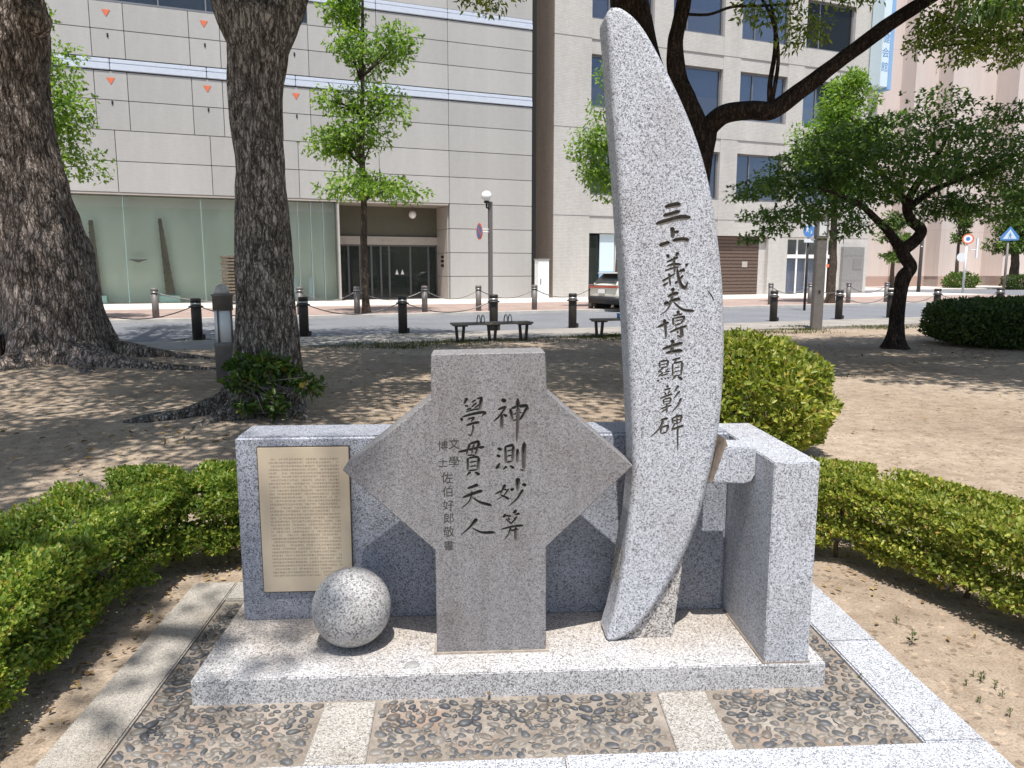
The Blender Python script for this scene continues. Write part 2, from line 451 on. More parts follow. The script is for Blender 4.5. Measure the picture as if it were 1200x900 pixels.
def axis_pts(bands):
    out = []
    for a, b, n in bands: out += [a + (b - a) * i / n for i in range(n)]
    return out + [bands[-1][1]]
def build_ground():
    xs = axis_pts([(-900, -60, 6), (-60, -12, 12), (-12, 18, 170), (18, 60, 12), (60, 900, 6)])
    ys = axis_pts([(-300, -20, 4), (-20, 1, 10), (1, 18, 120), (18, 60, 20), (60, 1200, 6)])
    v = []; f = []
    for y in ys:
        for x in xs:
            t = x * SN.x + y * SN.y
            z = -0.025
            if t < 16.4 and -12 < x < 18 and y > 1:
                h = 0.022 * mnoise.noise(Vector((x * .8, y * .8, 0))) + 0.012 * mnoise.noise(Vector((x * 3.1, y * 3.1, 4)))
                d = max(abs(x - 0.17) - 1.75, abs(y - 3.0) - 1.2)
                z += h * min(1, max(0, d)) + 0.02 * min(1, max(0, d / 3))
                for (cx, cy, rr, hh) in ((-6.4, 12.6, 2.4, .22), (-2.4, 8.7, 1.2, .07), (8.4, 14.7, 1.2, .06)):
                    q = math.hypot(x - cx, y - cy)
                    z += hh * math.exp(-(q / rr) ** 2)
            elif t >= 16.4: z = -0.12
            v.append((x, y, z))
    n = len(xs); m = len(ys)
    for j in range(m - 1):
        for i in range(n - 1):
            f.append((j * n + i, j * n + i + 1, (j + 1) * n + i + 1, (j + 1) * n + i))
    o = MB().raw(v, f, True).build('ground', 'soil'); tag(o, kind='structure')
build_ground()
def street_sheet(name, s0, s1, t0, t1, z0, z1, mat):
    o = MB().box(s0, s1, t0, t1, z0, z1).build(name, mat)
    o.rotation_euler = (0, 0, STREET)
    return tag(o, kind='structure')
street_sheet('park_path', -60, 120, 16.75, 19.0, -0.3, 0.0, 'concrete_path')
street_sheet('road', -120, 260, 19.0, 26.35, -0.3, -0.018, 'asphalt')
street_sheet('kerb', -120, 46, 26.35, 26.62, -0.3, 0.075, 'concrete')
street_sheet('brown_pavement', -120, 46, 26.62, 33.2, -0.3, 0.071, 'pave_brown')
street_sheet('pale_pavement', -120, 46, 33.2, 39.6, -0.3, 0.075, 'pave_light')
street_sheet('pale_plaza', 49, 160, 27.4, 33, -0.3, 0.06, 'pave_light')
street_sheet('side_road', 46, 160, 33, 44.5, -0.3, -0.014, 'asphalt')
street_sheet('far_pavement', 46, 200, 44.5, 60, -0.3, 0.06, 'pave_light')
street_sheet('road_marking', 30, 110, 24.5, 24.75, -0.05, -0.012, 'white_paint')
for i in range(4):
    street_sheet('crosswalk_stripe', 50 + i * 2.4, 51.2 + i * 2.4, 20.2, 25.4, -0.05, -0.012, 'white_paint')

# ------------------------------------------------------------------ monument paving
MAT['bed'] = None
k = M("pebble_bed_mortar", 0.95, 0.1)
n1 = k.noise(5, 6, .7); n2 = k.noise(120, 3)
c = k.ramp(n1, [(0.35, (0.2, 0.17, 0.14)), (0.55, (0.285, 0.25, 0.215)), (0.75, (0.4, 0.365, 0.325))])
c = k.mix(0.7, c, k.ramp(n2, [(0.3, (0.7,) * 3), (0.65, (1.1,) * 3)]), 'MULTIPLY')
rust = k.ramp(k.noise(2.6, 5), [(0.55, (0, 0, 0)), (0.75, (1, 1, 1))])
c = k.mix(k.math('MULTIPLY', rust, 0.5), c, (0.36, 0.19, 0.12, 1))
k.color(c).bump(n2, 0.6, 0.006); MAT['bed'] = k.m
MAT['kerb_old'] = granite("weathered_kerb", (0.37, 0.345, 0.31), (0.31, 0.29, 0.262), (0.2, 0.187, 0.172), 300, (0.6, 0.52, 0.44), 0.7, 0.9, 0.4, 0.2)
MAT['slab'] = granite("rough_slab", (0.43, 0.41, 0.38), (0.32, 0.305, 0.285), (0.15, 0.145, 0.135), 300, (0.65, 0.58, 0.5), 0.6, 0.9, 0.5, 0.45)
paving = MB().box(-1.425, 1.757, 1.7, 3.86, -0.25, -0.012).build('monument_paving', 'bed')
tag(paving, kind='structure')
def kerb_piece(x0, x1, y0, y1, mat, z=0.006):
    o = MB().box(x0, x1, y0, y1, -0.2, z, 0.006).build('kerb_stone', mat, paving); return o
kerb_piece(-1.427, -1.212, 0.9, 3.85, 'kerb_old', 0.004)
kerb_piece(1.541, 1.758, 2.336, 3.05, 'granite')
kerb_piece(1.541, 1.758, 3.054, 3.86, 'granite')
kerb_piece(-1.20, 0.30, 2.05, 2.325, 'granite', 0.004)
kerb_piece(0.304, 1.758, 2.05, 2.331, 'granite')
kerb_piece(-1.21, 1.54, 3.64, 3.855, 'kerb_old', 0.003)
def paving_slab(px):
    pts = [gnd(*p) for p in px]
    o = MB().prism([(p.x, p.y) for p in pts], -0.1, -0.001, 'z').build('paving_slab', 'slab', paving)
    bevel_obj(o, 0.004, 1)
    return [(p.x, p.y) for p in pts]
SLABS = [paving_slab([(382, 823), (441, 821), (428, 893), (354, 896)]), paving_slab([(770, 811), (826, 809), (862, 877), (795, 882)])]

# pebbles: 300 nearest singly, the rest joined
def in_poly(x, y, P, m=0.0):
    ins = False; n = len(P); dmin = 9
    for i in range(n):
        (x0, y0), (x1, y1) = P[i], P[(i + 1) % n]
        if (y0 > y) != (y1 > y) and x < (x1 - x0) * (y - y0) / (y1 - y0) + x0: ins = not ins
        L = math.hypot(x1 - x0, y1 - y0); u = max(0, min(1, ((x - x0) * (x1 - x0) + (y - y0) * (y1 - y0)) / L / L))
        dmin = min(dmin, math.hypot(x - x0 - u * (x1 - x0), y - y0 - u * (y1 - y0)))
    return ins or dmin < m
def scatter_pebbles():
    rng = random.Random(5); pts = []
    def ok_zone(x, y):
        if not (-1.195 < x < 1.52): return False
        if y < 2.355 or y > 3.6: return False
        if y > 2.70 and -1.06 < x < 1.395: return False
        return not any(in_poly(x, y, P, 0.028) for P in SLABS)
    for _ in range(70000):
        x = rng.uniform(-1.2, 1.53); y = rng.uniform(2.34, 3.6)
        if not ok_zone(x, y): continue
        r = rng.choice([0.011, 0.0135, 0.016, 0.0185, 0.022])
        if all((x - q[0]) ** 2 + ((y - q[1]) * 1.12) ** 2 > (r + q[2] + 0.0005) ** 2 for q in pts): pts.append((x, y, r))
    pts.sort(key=lambda p: p[1])
    return pts, rng
PEB, prng = scatter_pebbles()
PEBMATS = []
PEBCOL = [(0.088, 0.087, 0.088), (0.115, 0.11, 0.105), (0.135, 0.115, 0.098), (0.072, 0.075, 0.082), (0.185, 0.17, 0.152)]
for i, c in enumerate(PEBCOL):
    k = M("pebble_stone_%d" % i, 0.5, 0.45)
    n = k.noise(3.0, 5)
    col = k.mix(1.0, (*c, 1), k.ramp(n, [(0.3, (0.7,) * 3), (0.7, (1.3,) * 3)]), 'MULTIPLY')
    g = k.n.new("ShaderNodeNewGeometry"); sx = k.n.new("ShaderNodeSeparateXYZ"); k.l.new(k.tc.outputs["Object"], sx.inputs[0])
    dust = k.ramp(k.math('ADD', sx.outputs[2], k.math('MULTIPLY', n, 0.35)), [(0.25, (1, 1, 1)), (0.55, (0, 0, 0))])
    k.color(k.mix(k.math('MULTIPLY', dust, 0.45), col, (0.36, 0.31, 0.25, 1))); PEBMATS.append(k.m)
def pebble_dome(seed):
    rng = random.Random(seed); seg = 9
    ring = [(1.0, -.25), (.97, .12), (.72, .55), (.35, .78)]
    ph = [rng.uniform(0, 6.28) for _ in range(3)]
    v = []
    for r, z in ring:
        for k in range(seg):
            th = 2 * math.pi * k / seg
            q = r * (1 + .13 * math.cos(2 * th + ph[0]) + .1 * math.cos(3 * th + ph[1]))
            v.append((q * math.cos(th), q * math.sin(th), z + .06 * math.cos(th + ph[2])))
    f = []
    for i in range(3):
        for k in range(seg): f.append((i * seg + k, i * seg + (k + 1) % seg, (i + 1) * seg + (k + 1) % seg, (i + 1) * seg + k))
    f.append(tuple(3 * seg + k for k in range(seg)))
    return v, f
DOMES = [pebble_dome(s) for s in range(6)]
PEBME = []
for d in DOMES:
    for m in PEBMATS:
        me = MB().raw(d[0], d[1], True).mesh('pebble'); me.materials.append(m); PEBME.append(me)
rest = [MB() for _ in PEBMATS]
for i, (x, y, r) in enumerate(PEB):
    a = prng.gauss(0, 0.6); ex = prng.uniform(1.0, 1.4); ey = prng.uniform(.68, .95); h = prng.uniform(.45, .75)
    if i < 300:
        o = add('pebble', PEBME[prng.randrange(len(PEBME))], paving, (x, y, -0.010))
        o.rotation_euler = (prng.gauss(0, .1), prng.gauss(0, .1), a); o.scale = (r * ex, r * ey, r * h)
    else:
        d = DOMES[prng.randrange(6)]; ca, sa = math.cos(a), math.sin(a)
        rest[prng.randrange(len(rest))].raw([(x + (p[0] * ex * ca - p[1] * ey * sa) * r, y + (p[0] * ex * sa + p[1] * ey * ca) * r, -0.010 + p[2] * h * r) for p in d[0]], d[1], True)
allrest = MB(); mi = []
for i, q in enumerate(rest): allrest.raw(q.v, q.f, True); mi += [i] * len(q.f)
if allrest.v:
    me = allrest.mesh('pebbles')
    for i, c in enumerate(PEBCOL): me.materials.append(plain("far_pebble_stone_%d" % i, c, 0.5, 0.45, var=0.35, scale=30))
    me.polygons.foreach_set('material_index', mi)
    o = add('pebbles', me, paving); o['kind'] = 'stuff'

# ================================================================== MONUMENT
PT = 0.088                                     # top of the plinth
def mono(name, label, cat='stone monument'):
    return label, cat
base = MB().box(-1.048, 1.372, 2.722, 3.5, -0.05, PT, 0.004).build('plinth', 'granite_plinth')
tag(base, "long low speckled grey granite plinth that carries the whole monument", "plinth")
MAT['stain'] = plain("grey_cement_patch", (0.33, 0.33, 0.32), 0.9, 0.1, var=0.3, scale=40)
o = MB().lathe([(0.028, 0), (0.027, 0.0015)], (0, 0, 0), 20).build('filled_hole', 'stain', base); o.location = gnd(483, 779, PT)
wall = thing('back_wall', "low granite wall along the back of the plinth with a bronze plaque on its left", "wall", (0.08, 3.36, PT))
WZ = 0.903
o = MB().box(-0.993, 1.128, 3.22, 3.475, PT - .01, WZ).build('wall_slab', 'granite_wall_shaded', wall, False); bevel_obj(o, 0.012, 3)
# plaque
k = M("bronze_plaque", 0.42, 0.5)
k.b.inputs["Metallic"].default_value = 0.1
sx = k.n.new("ShaderNodeSeparateXYZ"); k.l.new(k.co, sx.inputs[0])
def cell(v, n): return k.math('FLOOR', k.math('MULTIPLY', v, n))
rowf = k.math('FRACT', k.math('MULTIPLY', sx.outputs[2], 66.0))
colf = k.math('FRACT', k.math('MULTIPLY', sx.outputs[0], 88.0))
cmb = k.n.new("ShaderNodeCombineXYZ"); k.l.new(cell(sx.outputs[0], 88.0), cmb.inputs[0]); k.l.new(cell(sx.outputs[2], 66.0), cmb.inputs[1])
wnz = k.n.new("ShaderNodeTexWhiteNoise"); wnz.noise_dimensions = '2D'; k.l.new(cmb.outputs[0], wnz.inputs["Vector"])
gl = k.noise(430, 2, .5)
on = k.math('MULTIPLY', k.math('GREATER_THAN', rowf, 0.42), k.math('GREATER_THAN', wnz.outputs[0], 0.12))
on = k.math('MULTIPLY', on, k.math('GREATER_THAN', k.math('ABSOLUTE', k.math('SUBTRACT', colf, 0.5)), 0.08))
on = k.math('MULTIPLY', on, k.math('GREATER_THAN', gl, 0.47))
ax = k.math('LESS_THAN', k.math('ABSOLUTE', sx.outputs[0]), 0.147); az = k.math('LESS_THAN', k.math('ABSOLUTE', k.math('SUBTRACT', sx.outputs[2], 0.012)), 0.262)
on = k.math('MULTIPLY', on, k.math('MULTIPLY', ax, az))
base_c = k.mix(1.0, (0.56, 0.47, 0.35, 1), k.ramp(k.noise(5, 5), [(0.3, (0.85,) * 3), (0.7, (1.06,) * 3)]), 'MULTIPLY')
k.color(k.mix(k.math('MULTIPLY', on, 0.6), base_c, (0.09, 0.07, 0.05, 1))); MAT['bronze'] = k.m
MAT['bronze_edge'] = plain("bronze_dark_edge", (0.05, 0.04, 0.033), 0.5, 0.4)
pl = [at(302, 525, 3.208), at(410, 524, 3.208), at(413, 691, 3.208), at(311, 692, 3.208)]
pc = (pl[0] + pl[2]) / 2
plaque = MB().box(-0.190, 0.190, -0.0035, 0.012, -0.3195, 0.3195, 0.002).build('plaque', 'bronze', wall)
plaque.location = Vector((pc.x, 3.208, pc.z)) - wall.location
MB().box(-0.193, 0.193, 0.0, 0.0105, -0.3225, 0.3225).build('plaque_backing', 'bronze_edge', plaque)

side = MB().box(1.128 + .003, 1.306, 2.732, 3.475, PT - .01, 0.888).build('side_wall', 'granite')
bevel_obj(side, 0.004, 2)
MB().box(1.122, 1.31, 2.728, 3.2, PT - .003, PT + .0045).build('mortar_joint', 'mortar', side)
tag(side, "short granite wall end running forward at the right of the monument", "wall")
# sphere
sp = MB().sphere((0, 0, 0), 0.158, 48, 32).build('stone_ball', 'granite_ball'); sp.location = (-0.488, 2.985, PT + 0.157)
tag(sp, "round granite ball resting on the plinth in front of the bronze plaque", "stone ball")

# ------------------------------------------------------------------ carved writing
class Face:
    def __init__(s, Y): s.Y = Y
def stroke_cutter(mb, pts, Y, depth_k=0.55, dmax=0.009):
    """V-shaped groove: pts = [(x, z, width)] on the plane Y"""
    P = [Vector((p[0], p[1])) for p in pts]; W = [p[2] for p in pts]
    path = []; rad = []
    n = max(5, 4 * (len(P) - 1))
    if len(P) == 2:
        for i in range(n + 1):
            u = i / n; path.append(P[0].lerp(P[1], u)); rad.append(W[0] + (W[1] - W[0]) * u)
    else:
        q, rr = smooth_path([Vector((p.x, 0, p.y)) for p in P], W, n)
        path = [Vector((p.x, p.z)) for p in q]; rad = rr
    m = len(path)
    v = []
    e = 0.002
    for i in range(m):
        t = (path[min(i + 1, m - 1)] - path[max(i - 1, 0)])
        t = t.normalized() if t.length > 1e-9 else Vector((1, 0))
        nrm = Vector((-t.y, t.x)); u = i / (m - 1)
        endf = min(1, 0.35 + 4.0 * min(u, 1 - u))
        w = rad[i] * 0.5 * endf + 0.0002
        d = min(dmax, max(0.0012, rad[i] * depth_k * endf))
        wf = w * (1 + e / d)
        a = path[i] + nrm * wf; b = path[i] - nrm * wf
        v += [(a.x, Y - e, a.y), (b.x, Y - e, b.y), (path[i].x, Y + d, path[i].y)]
    f = []
    for i in range(m - 1):
        for k in range(3):
            k2 = (k + 1) % 3
            f.append((i * 3 + k, i * 3 + k2, (i + 1) * 3 + k2, (i + 1) * 3 + k))
    f.append((2, 1, 0)); f.append(((m - 1) * 3, (m - 1) * 3 + 1, (m - 1) * 3 + 2))
    mb.raw(v, f)
def carve(obj, chars, Y, groove, names, depth_k, dmax):
    """cut every character into obj, then hang the cut faces of each as a part of its own"""
    obj.data.materials.append(MAT[groove])
    nslot = len(obj.data.materials) - 1
    boxes = []
    for ch in chars:
        mb = MB()
        for stx in ch: stroke_cutter(mb, stx, Y, depth_k, dmax)
        cut = mb.build('cutter', groove)
        bm = bmesh.new(); bm.from_mesh(cut.data); bmesh.ops.recalc_face_normals(bm, faces=bm.faces); bm.to_mesh(cut.data); bm.free()
        md = obj.modifiers.new('carve', 'BOOLEAN'); md.operation = 'DIFFERENCE'; md.solver = 'EXACT'; md.object = cut
        md.use_self = True
        try: md.material_mode = 'TRANSFER'
        except Exception: pass
        dg = bpy.context.evaluated_depsgraph_get()
        me = bpy.data.meshes.new_from_object(obj.evaluated_get(dg))
        obj.modifiers.clear()
        old = obj.data; obj.data = me; bpy.data.meshes.remove(old)
        xs = [p[0] for s_ in ch for p in s_]; zs = [p[1] for s_ in ch for p in s_]
        boxes.append((min(xs), max(xs), min(zs), max(zs)))
        cm = cut.data; bpy.data.objects.remove(cut); bpy.data.meshes.remove(cm)
    me = obj.data
    gi = [i for i, m in enumerate(me.materials) if m == MAT[groove]]
    groups = {}
    for p in me.polygons:
        if p.material_index in gi:
            c = p.center; best = min(range(len(boxes)), key=lambda j: max(boxes[j][0] - c.x, c.x - boxes[j][1], 0) + max(boxes[j][2] - c.z, c.z - boxes[j][3], 0))
            groups.setdefault(best, []).append(p.index)
    for j, ids in groups.items():
        vm = {}; v = []; f = []
        for i in ids:
            q = []
            for vi in me.polygons[i].vertices:
                if vi not in vm: vm[vi] = len(v); v.append(me.vertices[vi].co[:])
                q.append(vm[vi])
            f.append(tuple(q))
        o = MB().raw(v, f).build('carved_character', groove, obj)
        o['label'] = "carved character " + names[j]
    bm = bmesh.new(); bm.from_mesh(me)
    bmesh.ops.delete(bm, geom=[f for f in bm.faces if f.material_index in gi], context='FACES'); bm.to_mesh(me); bm.free()

def zoomed(ox, oy, sc, Y, strokes, sh=(0, 0)):
    """strokes given in the coordinates of an enlarged view: (x, y, width)"""
    out = []
    for s_ in strokes:
        q = []
        for x, y, w in s_:
            p = at(ox + x / sc + sh[0], oy + y / sc + sh[1], Y); q.append((p.x, p.z, w * 1.22 / sc * Y / F))
        out.append(q)
    return out
def S(*a):
    """S(x0,y0,x1,y1,..., w0, w1): stroke along points with the width running from w0 to w1"""
    w0, w1 = a[-2:]; xy = a[:-2]; n = len(xy) // 2
    return [(xy[2 * i], xy[2 * i + 1], w0 + (w1 - w0) * i / (n - 1)) for i in range(n)]
YC = 2.88
# cross shaped stele
cr = [at(505, 415.5, YC), at(639, 412.5, YC), at(641, 459, YC), at(742, 546, YC), at(640, 641, YC), at(640, 763, YC), at(510, 768, YC), at(510, 645, YC), at(401, 551, YC), at(505, 467, YC)]
cx = [(p.x, p.z) for p in cr]
cx[5] = (cx[4][0] + 0.002, PT - 0.01); cx[6] = (cx[7][0] + 0.001, PT - 0.01)
cross = MB().prism(cx, YC, YC + 0.175, 'y').build('diamond_stele', 'granite_cross')
bevel_obj(cross, 0.0035, 1)
MB().box(cx[6][0] - .012, cx[5][0] + .012, YC - .012, YC + .1, PT - .004, PT + .006, .003).build('mortar_joint', 'mortar_pale', cross)
tag(cross, "weathered grey diamond-armed cross stele with two carved columns of brush characters", "monument")
wide = lambda st_: [[(x, y, w * 1.28) for x, y, w in q] for q in st_]
A = lambda st_: zoomed(500, 440, 7.5, YC, wide(st_))
B = lambda st_: zoomed(500, 540, 7.5, YC, wide(st_))
shen = A([S(658, 208, 694, 236, 22, 34), S(624, 302, 704, 276, 16, 24), S(694, 282, 650, 350, 586, 408, 22, 12), S(660, 335, 660, 400, 660, 470, 18, 22), S(672, 340, 706, 364, 12, 24),
          S(735, 292, 745, 350, 756, 404, 22, 16), S(742, 292, 820, 274, 893, 268, 20, 30), S(890, 272, 862, 330, 818, 398, 28, 20), S(756, 345, 838, 326, 12, 12), S(760, 398, 826, 386, 12, 14),
          S(800, 200, 802, 330, 797, 470, 792, 592, 30, 12)])
ce = A([S(622, 638, 658, 660, 16, 26), S(614, 700, 646, 720, 16, 24), S(616, 826, 644, 768, 30, 10), S(690, 622, 694, 690, 696, 772, 16, 16), S(684, 630, 768, 614, 16, 26), S(762, 618, 758, 690, 754, 764, 22, 14),
        S(706, 668, 748, 656, 12, 12), S(706, 712, 748, 702, 12, 12), S(698, 766, 750, 756, 12, 12), S(706, 798, 672, 832, 22, 10), S(728, 792, 768, 820, 10, 26),
        S(800, 645, 797, 710, 795, 772, 22, 14), S(858, 588, 853, 690, 852, 780, 854, 846, 34, 16), S(856, 842, 822, 826, 16, 8)])
miao = B([S(690, 206, 668, 262, 646, 302, 24, 10), S(646, 300, 690, 322, 726, 342, 14, 22), S(722, 244, 680, 306, 610, 346, 16, 6), S(600, 296, 660, 266, 704, 252, 14, 18), S(802, 150, 800, 210, 798, 274, 36, 12),
          S(770, 244, 738, 264, 12, 28), S(838, 206, 874, 222, 16, 28), S(848, 252, 800, 332, 718, 402, 26, 6)])
suan = B([S(692, 466, 678, 506, 16, 24), S(690, 482, 742, 492, 14, 18), S(716, 498, 728, 528, 12, 14), S(786, 428, 768, 470, 16, 26), S(772, 480, 820, 464, 14, 22), S(796, 488, 770, 522, 10, 20),
          S(694, 510, 746, 560, 12, 16), S(786, 512, 736, 560, 18, 10), S(652, 606, 740, 584, 850, 570, 12, 24), S(716, 624, 808, 602, 14, 20), S(738, 590, 726, 640, 686, 692, 20, 8), S(785, 584, 780, 640, 782, 710, 22, 16)])
xue = A([S(356, 196, 330, 258, 24, 14), S(334, 266, 366, 272, 12, 16), S(348, 306, 392, 288, 10, 16), S(394, 242, 432, 214, 12, 14), S(392, 284, 440, 240, 12, 14), S(420, 292, 456, 262, 10, 12),
         S(440, 206, 494, 198, 12, 22), S(482, 198, 474, 250, 466, 312, 24, 16), S(444, 262, 472, 254, 10, 12), S(346, 322, 400, 306, 468, 296, 12, 16), S(306, 372, 310, 410, 22, 12), S(312, 368, 410, 340, 522, 322, 16, 24),
         S(522, 324, 482, 366, 26, 8), S(358, 388, 424, 370, 12, 20), S(416, 376, 392, 414, 18, 12), S(346, 442, 400, 426, 464, 412, 16, 24), S(406, 428, 408, 480, 388, 532, 366, 514, 14, 10)])
guan = A([S(378, 600, 364, 660, 350, 702, 20, 14), S(376, 604, 420, 592, 468, 584, 16, 26), S(462, 588, 448, 650, 428, 704, 26, 16), S(352, 702, 428, 706, 12, 16), S(418, 600, 396, 702, 16, 12), S(276, 676, 390, 654, 508, 630, 18, 28),
          S(360, 724, 362, 780, 360, 842, 16, 14), S(362, 728, 462, 718, 14, 24), S(458, 720, 454, 780, 448, 838, 22, 16), S(378, 766, 440, 756, 12, 12), S(378, 802, 440, 794, 12, 12), S(366, 840, 448, 830, 12, 14),
          S(386, 848, 350, 886, 22, 10), S(424, 848, 464, 878, 10, 30)])
tian = B([S(358, 246, 410, 230, 454, 212, 18, 30), S(314, 328, 400, 296, 492, 264, 20, 30), S(398, 268, 382, 350, 304, 422, 22, 6), S(404, 322, 470, 368, 572, 396, 10, 30)])
ren = B([S(442, 508, 390, 578, 300, 656, 34, 6), S(398, 588, 480, 632, 600, 632, 8, 30)])
carve(cross, [shen, ce, miao, suan, xue, guan, tian, ren], YC, 'groove_cross', list("神測妙筭學貫天人"), 1.1, 0.020)
def text_part(txt, px, py, hpx, Y, mat, parent, ext=0.0004, name='carved_character'):
    cu = bpy.data.curves.new('text', 'FONT'); cu.body = txt; cu.align_x = 'CENTER'; cu.align_y = 'CENTER'; cu.extrude = 0
    cu.size = hpx * Y / F * 1.05
    t = bpy.data.objects.new('text', cu); COL.objects.link(t)
    dg = bpy.context.evaluated_depsgraph_get(); me = bpy.data.meshes.new_from_object(t.evaluated_get(dg))
    bpy.data.objects.remove(t); bpy.data.curves.remove(cu)
    p = at(px, py, Y)
    mt = Matrix.Translation((p.x, Y - ext, p.z)) @ Matrix.Rotation(math.pi / 2, 4, 'X')
    if parent: mt = pm(parent).inverted() @ mt
    me.transform(mt); me.materials.clear()
    o = add(name, me, parent, None, mat)
    return o
for ch, x, y, h in (("文", 532, 521, 15), ("學", 532, 542, 15), ("博", 519, 523, 14), ("士", 519, 543, 13), ("佐", 524, 561, 16), ("伯", 525, 577, 15), ("好", 525.5, 593, 15), ("郎", 526, 608, 15), ("敬", 526, 624, 15), ("書", 526, 640, 14)):
    o = text_part(ch, x, y, h * .9, YC, 'faint', cross, 0.0006); o['label'] = "small carved character " + ch

# crescent stele
YK = 2.935
left = [(717, 7.5), (712, 14), (711, 26), (714, 60), (719, 140), (724, 200), (728, 260), (733, 330), (737, 400), (740, 470), (742, 520), (742, 560), (738, 605), (731, 660), (722, 710), (713, 742), (711, 749)]
bot = [(714, 752.5), (722, 752), (731, 748)]
right = [(746, 738), (766, 714), (786, 686), (804, 654), (820, 616), (832, 572), (842, 525), (848, 480), (851, 430), (851.5, 380), (849.5, 330), (845, 285), (838, 235), (828, 190), (815, 150), (799, 112), (780, 75), (760, 40), (745, 20.5), (731, 9.5), (723, 7)]
out, _ = smooth_path([Vector((at(x, y, YK).x, 0, at(x, y, YK).z)) for x, y in left + bot + right], [1] * (len(left) + 3 + len(right)), 120)
crx = [(p.x, max(p.z, PT - .002)) for p in out]
def rounded_slab(pts, y0, y1, rfun, seg=7):
    """closed outline (x,z) -> slab with a rounded front edge whose radius varies along the outline"""
    q = [Vector(p) for i, p in enumerate(pts) if i == 0 or (Vector(p) - Vector(pts[i - 1])).length > 1e-4]
    if (q[0] - q[-1]).length < 1e-4: q.pop()
    n = len(q); area = sum(q[i].x * q[(i + 1) % n].y - q[(i + 1) % n].x * q[i].y for i in range(n))
    sg = 1 if area > 0 else -1
    nr = []
    for i in range(n):
        t = (q[(i + 1) % n] - q[i]).normalized() + (q[i] - q[i - 1]).normalized()
        nr.append(Vector((-t.y, t.x)).normalized() * sg)          # inward
    for _ in range(6): nr = [(nr[i - 1] + nr[i] * 2 + nr[(i + 1) % n]).normalized() for i in range(n)]
    rr = [rfun(p, m) for p, m in zip(q, nr)]
    for _ in range(8): rr = [(rr[i - 1] + rr[i] + rr[(i + 1) % n]) / 3 for i in range(n)]
    rings = []
    for k_ in range(seg + 1):
        ph = math.pi / 2 * k_ / seg
        rings.append([(p.x + m.x * r * (1 - math.cos(ph)), y0 + r * (1 - math.sin(ph)), p.y + m.y * r * (1 - math.cos(ph))) for p, m, r in zip(q, nr, rr)])
    v = [(p.x, y1, p.y) for p in q]
    for g in rings: v += g
    f = [tuple(range(n))]
    for a in range(seg + 1):
        for i in range(n): f.append((a * n + i, a * n + (i + 1) % n, (a + 1) * n + (i + 1) % n, (a + 1) * n + i))
    f.append(tuple((seg + 1) * n + i for i in range(n - 1, -1, -1)))
    mb = MB().raw(v, f); return mb
def cres_r(p, m):
    if p.y > 2.38 or p.y < 0.26: return 0.02
    return 0.03 if m.x > 0 else 0.042
cres = rounded_slab(crx, YK, YK + 0.15, cres_r).build('crescent_stele', 'granite')
bm = bmesh.new(); bm.from_mesh(cres.data); bmesh.ops.recalc_face_normals(bm, faces=bm.faces); bm.to_mesh(cres.data); bm.free()
tag(cres, "tall crescent shaped speckled granite stele with a carved column of characters", "monument")
K6 = lambda s_: zoomed(740, 230, 10, YK, s_)
K7 = lambda s_: zoomed(740, 320, 10, YK, s_)
K8 = lambda s_: zoomed(740, 400, 6.925, YK, s_)
san = K6([S(390, 128, 480, 108, 575, 92, 42, 58), S(370, 230, 470, 208, 568, 176, 40, 46), S(284, 326, 400, 296, 560, 252, 692, 250, 46, 56)])
jou = K6([S(472, 362, 484, 420, 482, 492, 48, 40), S(492, 424, 556, 416, 26, 36), S(326, 580, 390, 560, 448, 538, 46, 42), S(480, 522, 580, 506, 676, 514, 40, 48)])
gi = K6([S(408, 704, 444, 702, 34, 44), S(546, 656, 520, 712, 46, 22), S(412, 772, 480, 746, 548, 714, 20, 30), S(416, 818, 490, 798, 580, 800, 20, 34), S(500, 704, 502, 800, 506, 896, 24, 24), S(386, 880, 470, 846, 556, 830, 18, 24),
         S(630, 800, 660, 812, 24, 40), S(556, 882, 628, 862, 26, 44)]) + K7([S(360, 98, 430, 58, 516, 4, 30, 18), S(440, 0, 448, 80, 456, 152, 24, 18), S(372, 154, 432, 108, 34, 14), S(535, -60, 548, 40, 576, 130, 622, 192, 24, 46), S(620, 194, 644, 150, 662, 92, 42, 8), S(602, 26, 566, 86, 30, 16), S(508, 124, 564, 88, 34, 18)])
fu = K7([S(472, 176, 498, 214, 38, 40), S(426, 280, 486, 254, 548, 230, 34, 42), S(378, 368, 440, 344, 40, 44), S(440, 340, 510, 316, 574, 304, 30, 46), S(486, 210, 466, 330, 420, 430, 338, 492, 34, 8), S(492, 338, 570, 412, 640, 440, 738, 446, 20, 36)])
haku = K7([S(306, 634, 370, 610, 438, 576, 26, 36), S(384, 538, 398, 640, 404, 768, 44, 16), S(546, 440, 548, 492, 40, 26), S(490, 502, 540, 492, 594, 480, 18, 26), S(490, 524, 488, 570, 492, 612, 26, 20), S(500, 532, 570, 518, 630, 512, 16, 30), S(624, 514, 606, 560, 576, 594, 32, 20),
           S(502, 616, 580, 592, 16, 20), S(508, 566, 596, 544, 14, 16), S(446, 698, 540, 656, 652, 620, 22, 32), S(580, 620, 588, 690, 592, 752, 30, 44), S(594, 756, 532, 730, 30, 12), S(528, 698, 552, 690, 24, 28)])
shi = K7([S(474, 780, 492, 834, 46, 34), S(360, 894, 460, 862, 602, 818, 28, 46)]) + K8([S(336, 8, 326, 90, 24, 26), S(278, 98, 340, 84, 416, 76, 22, 32)])
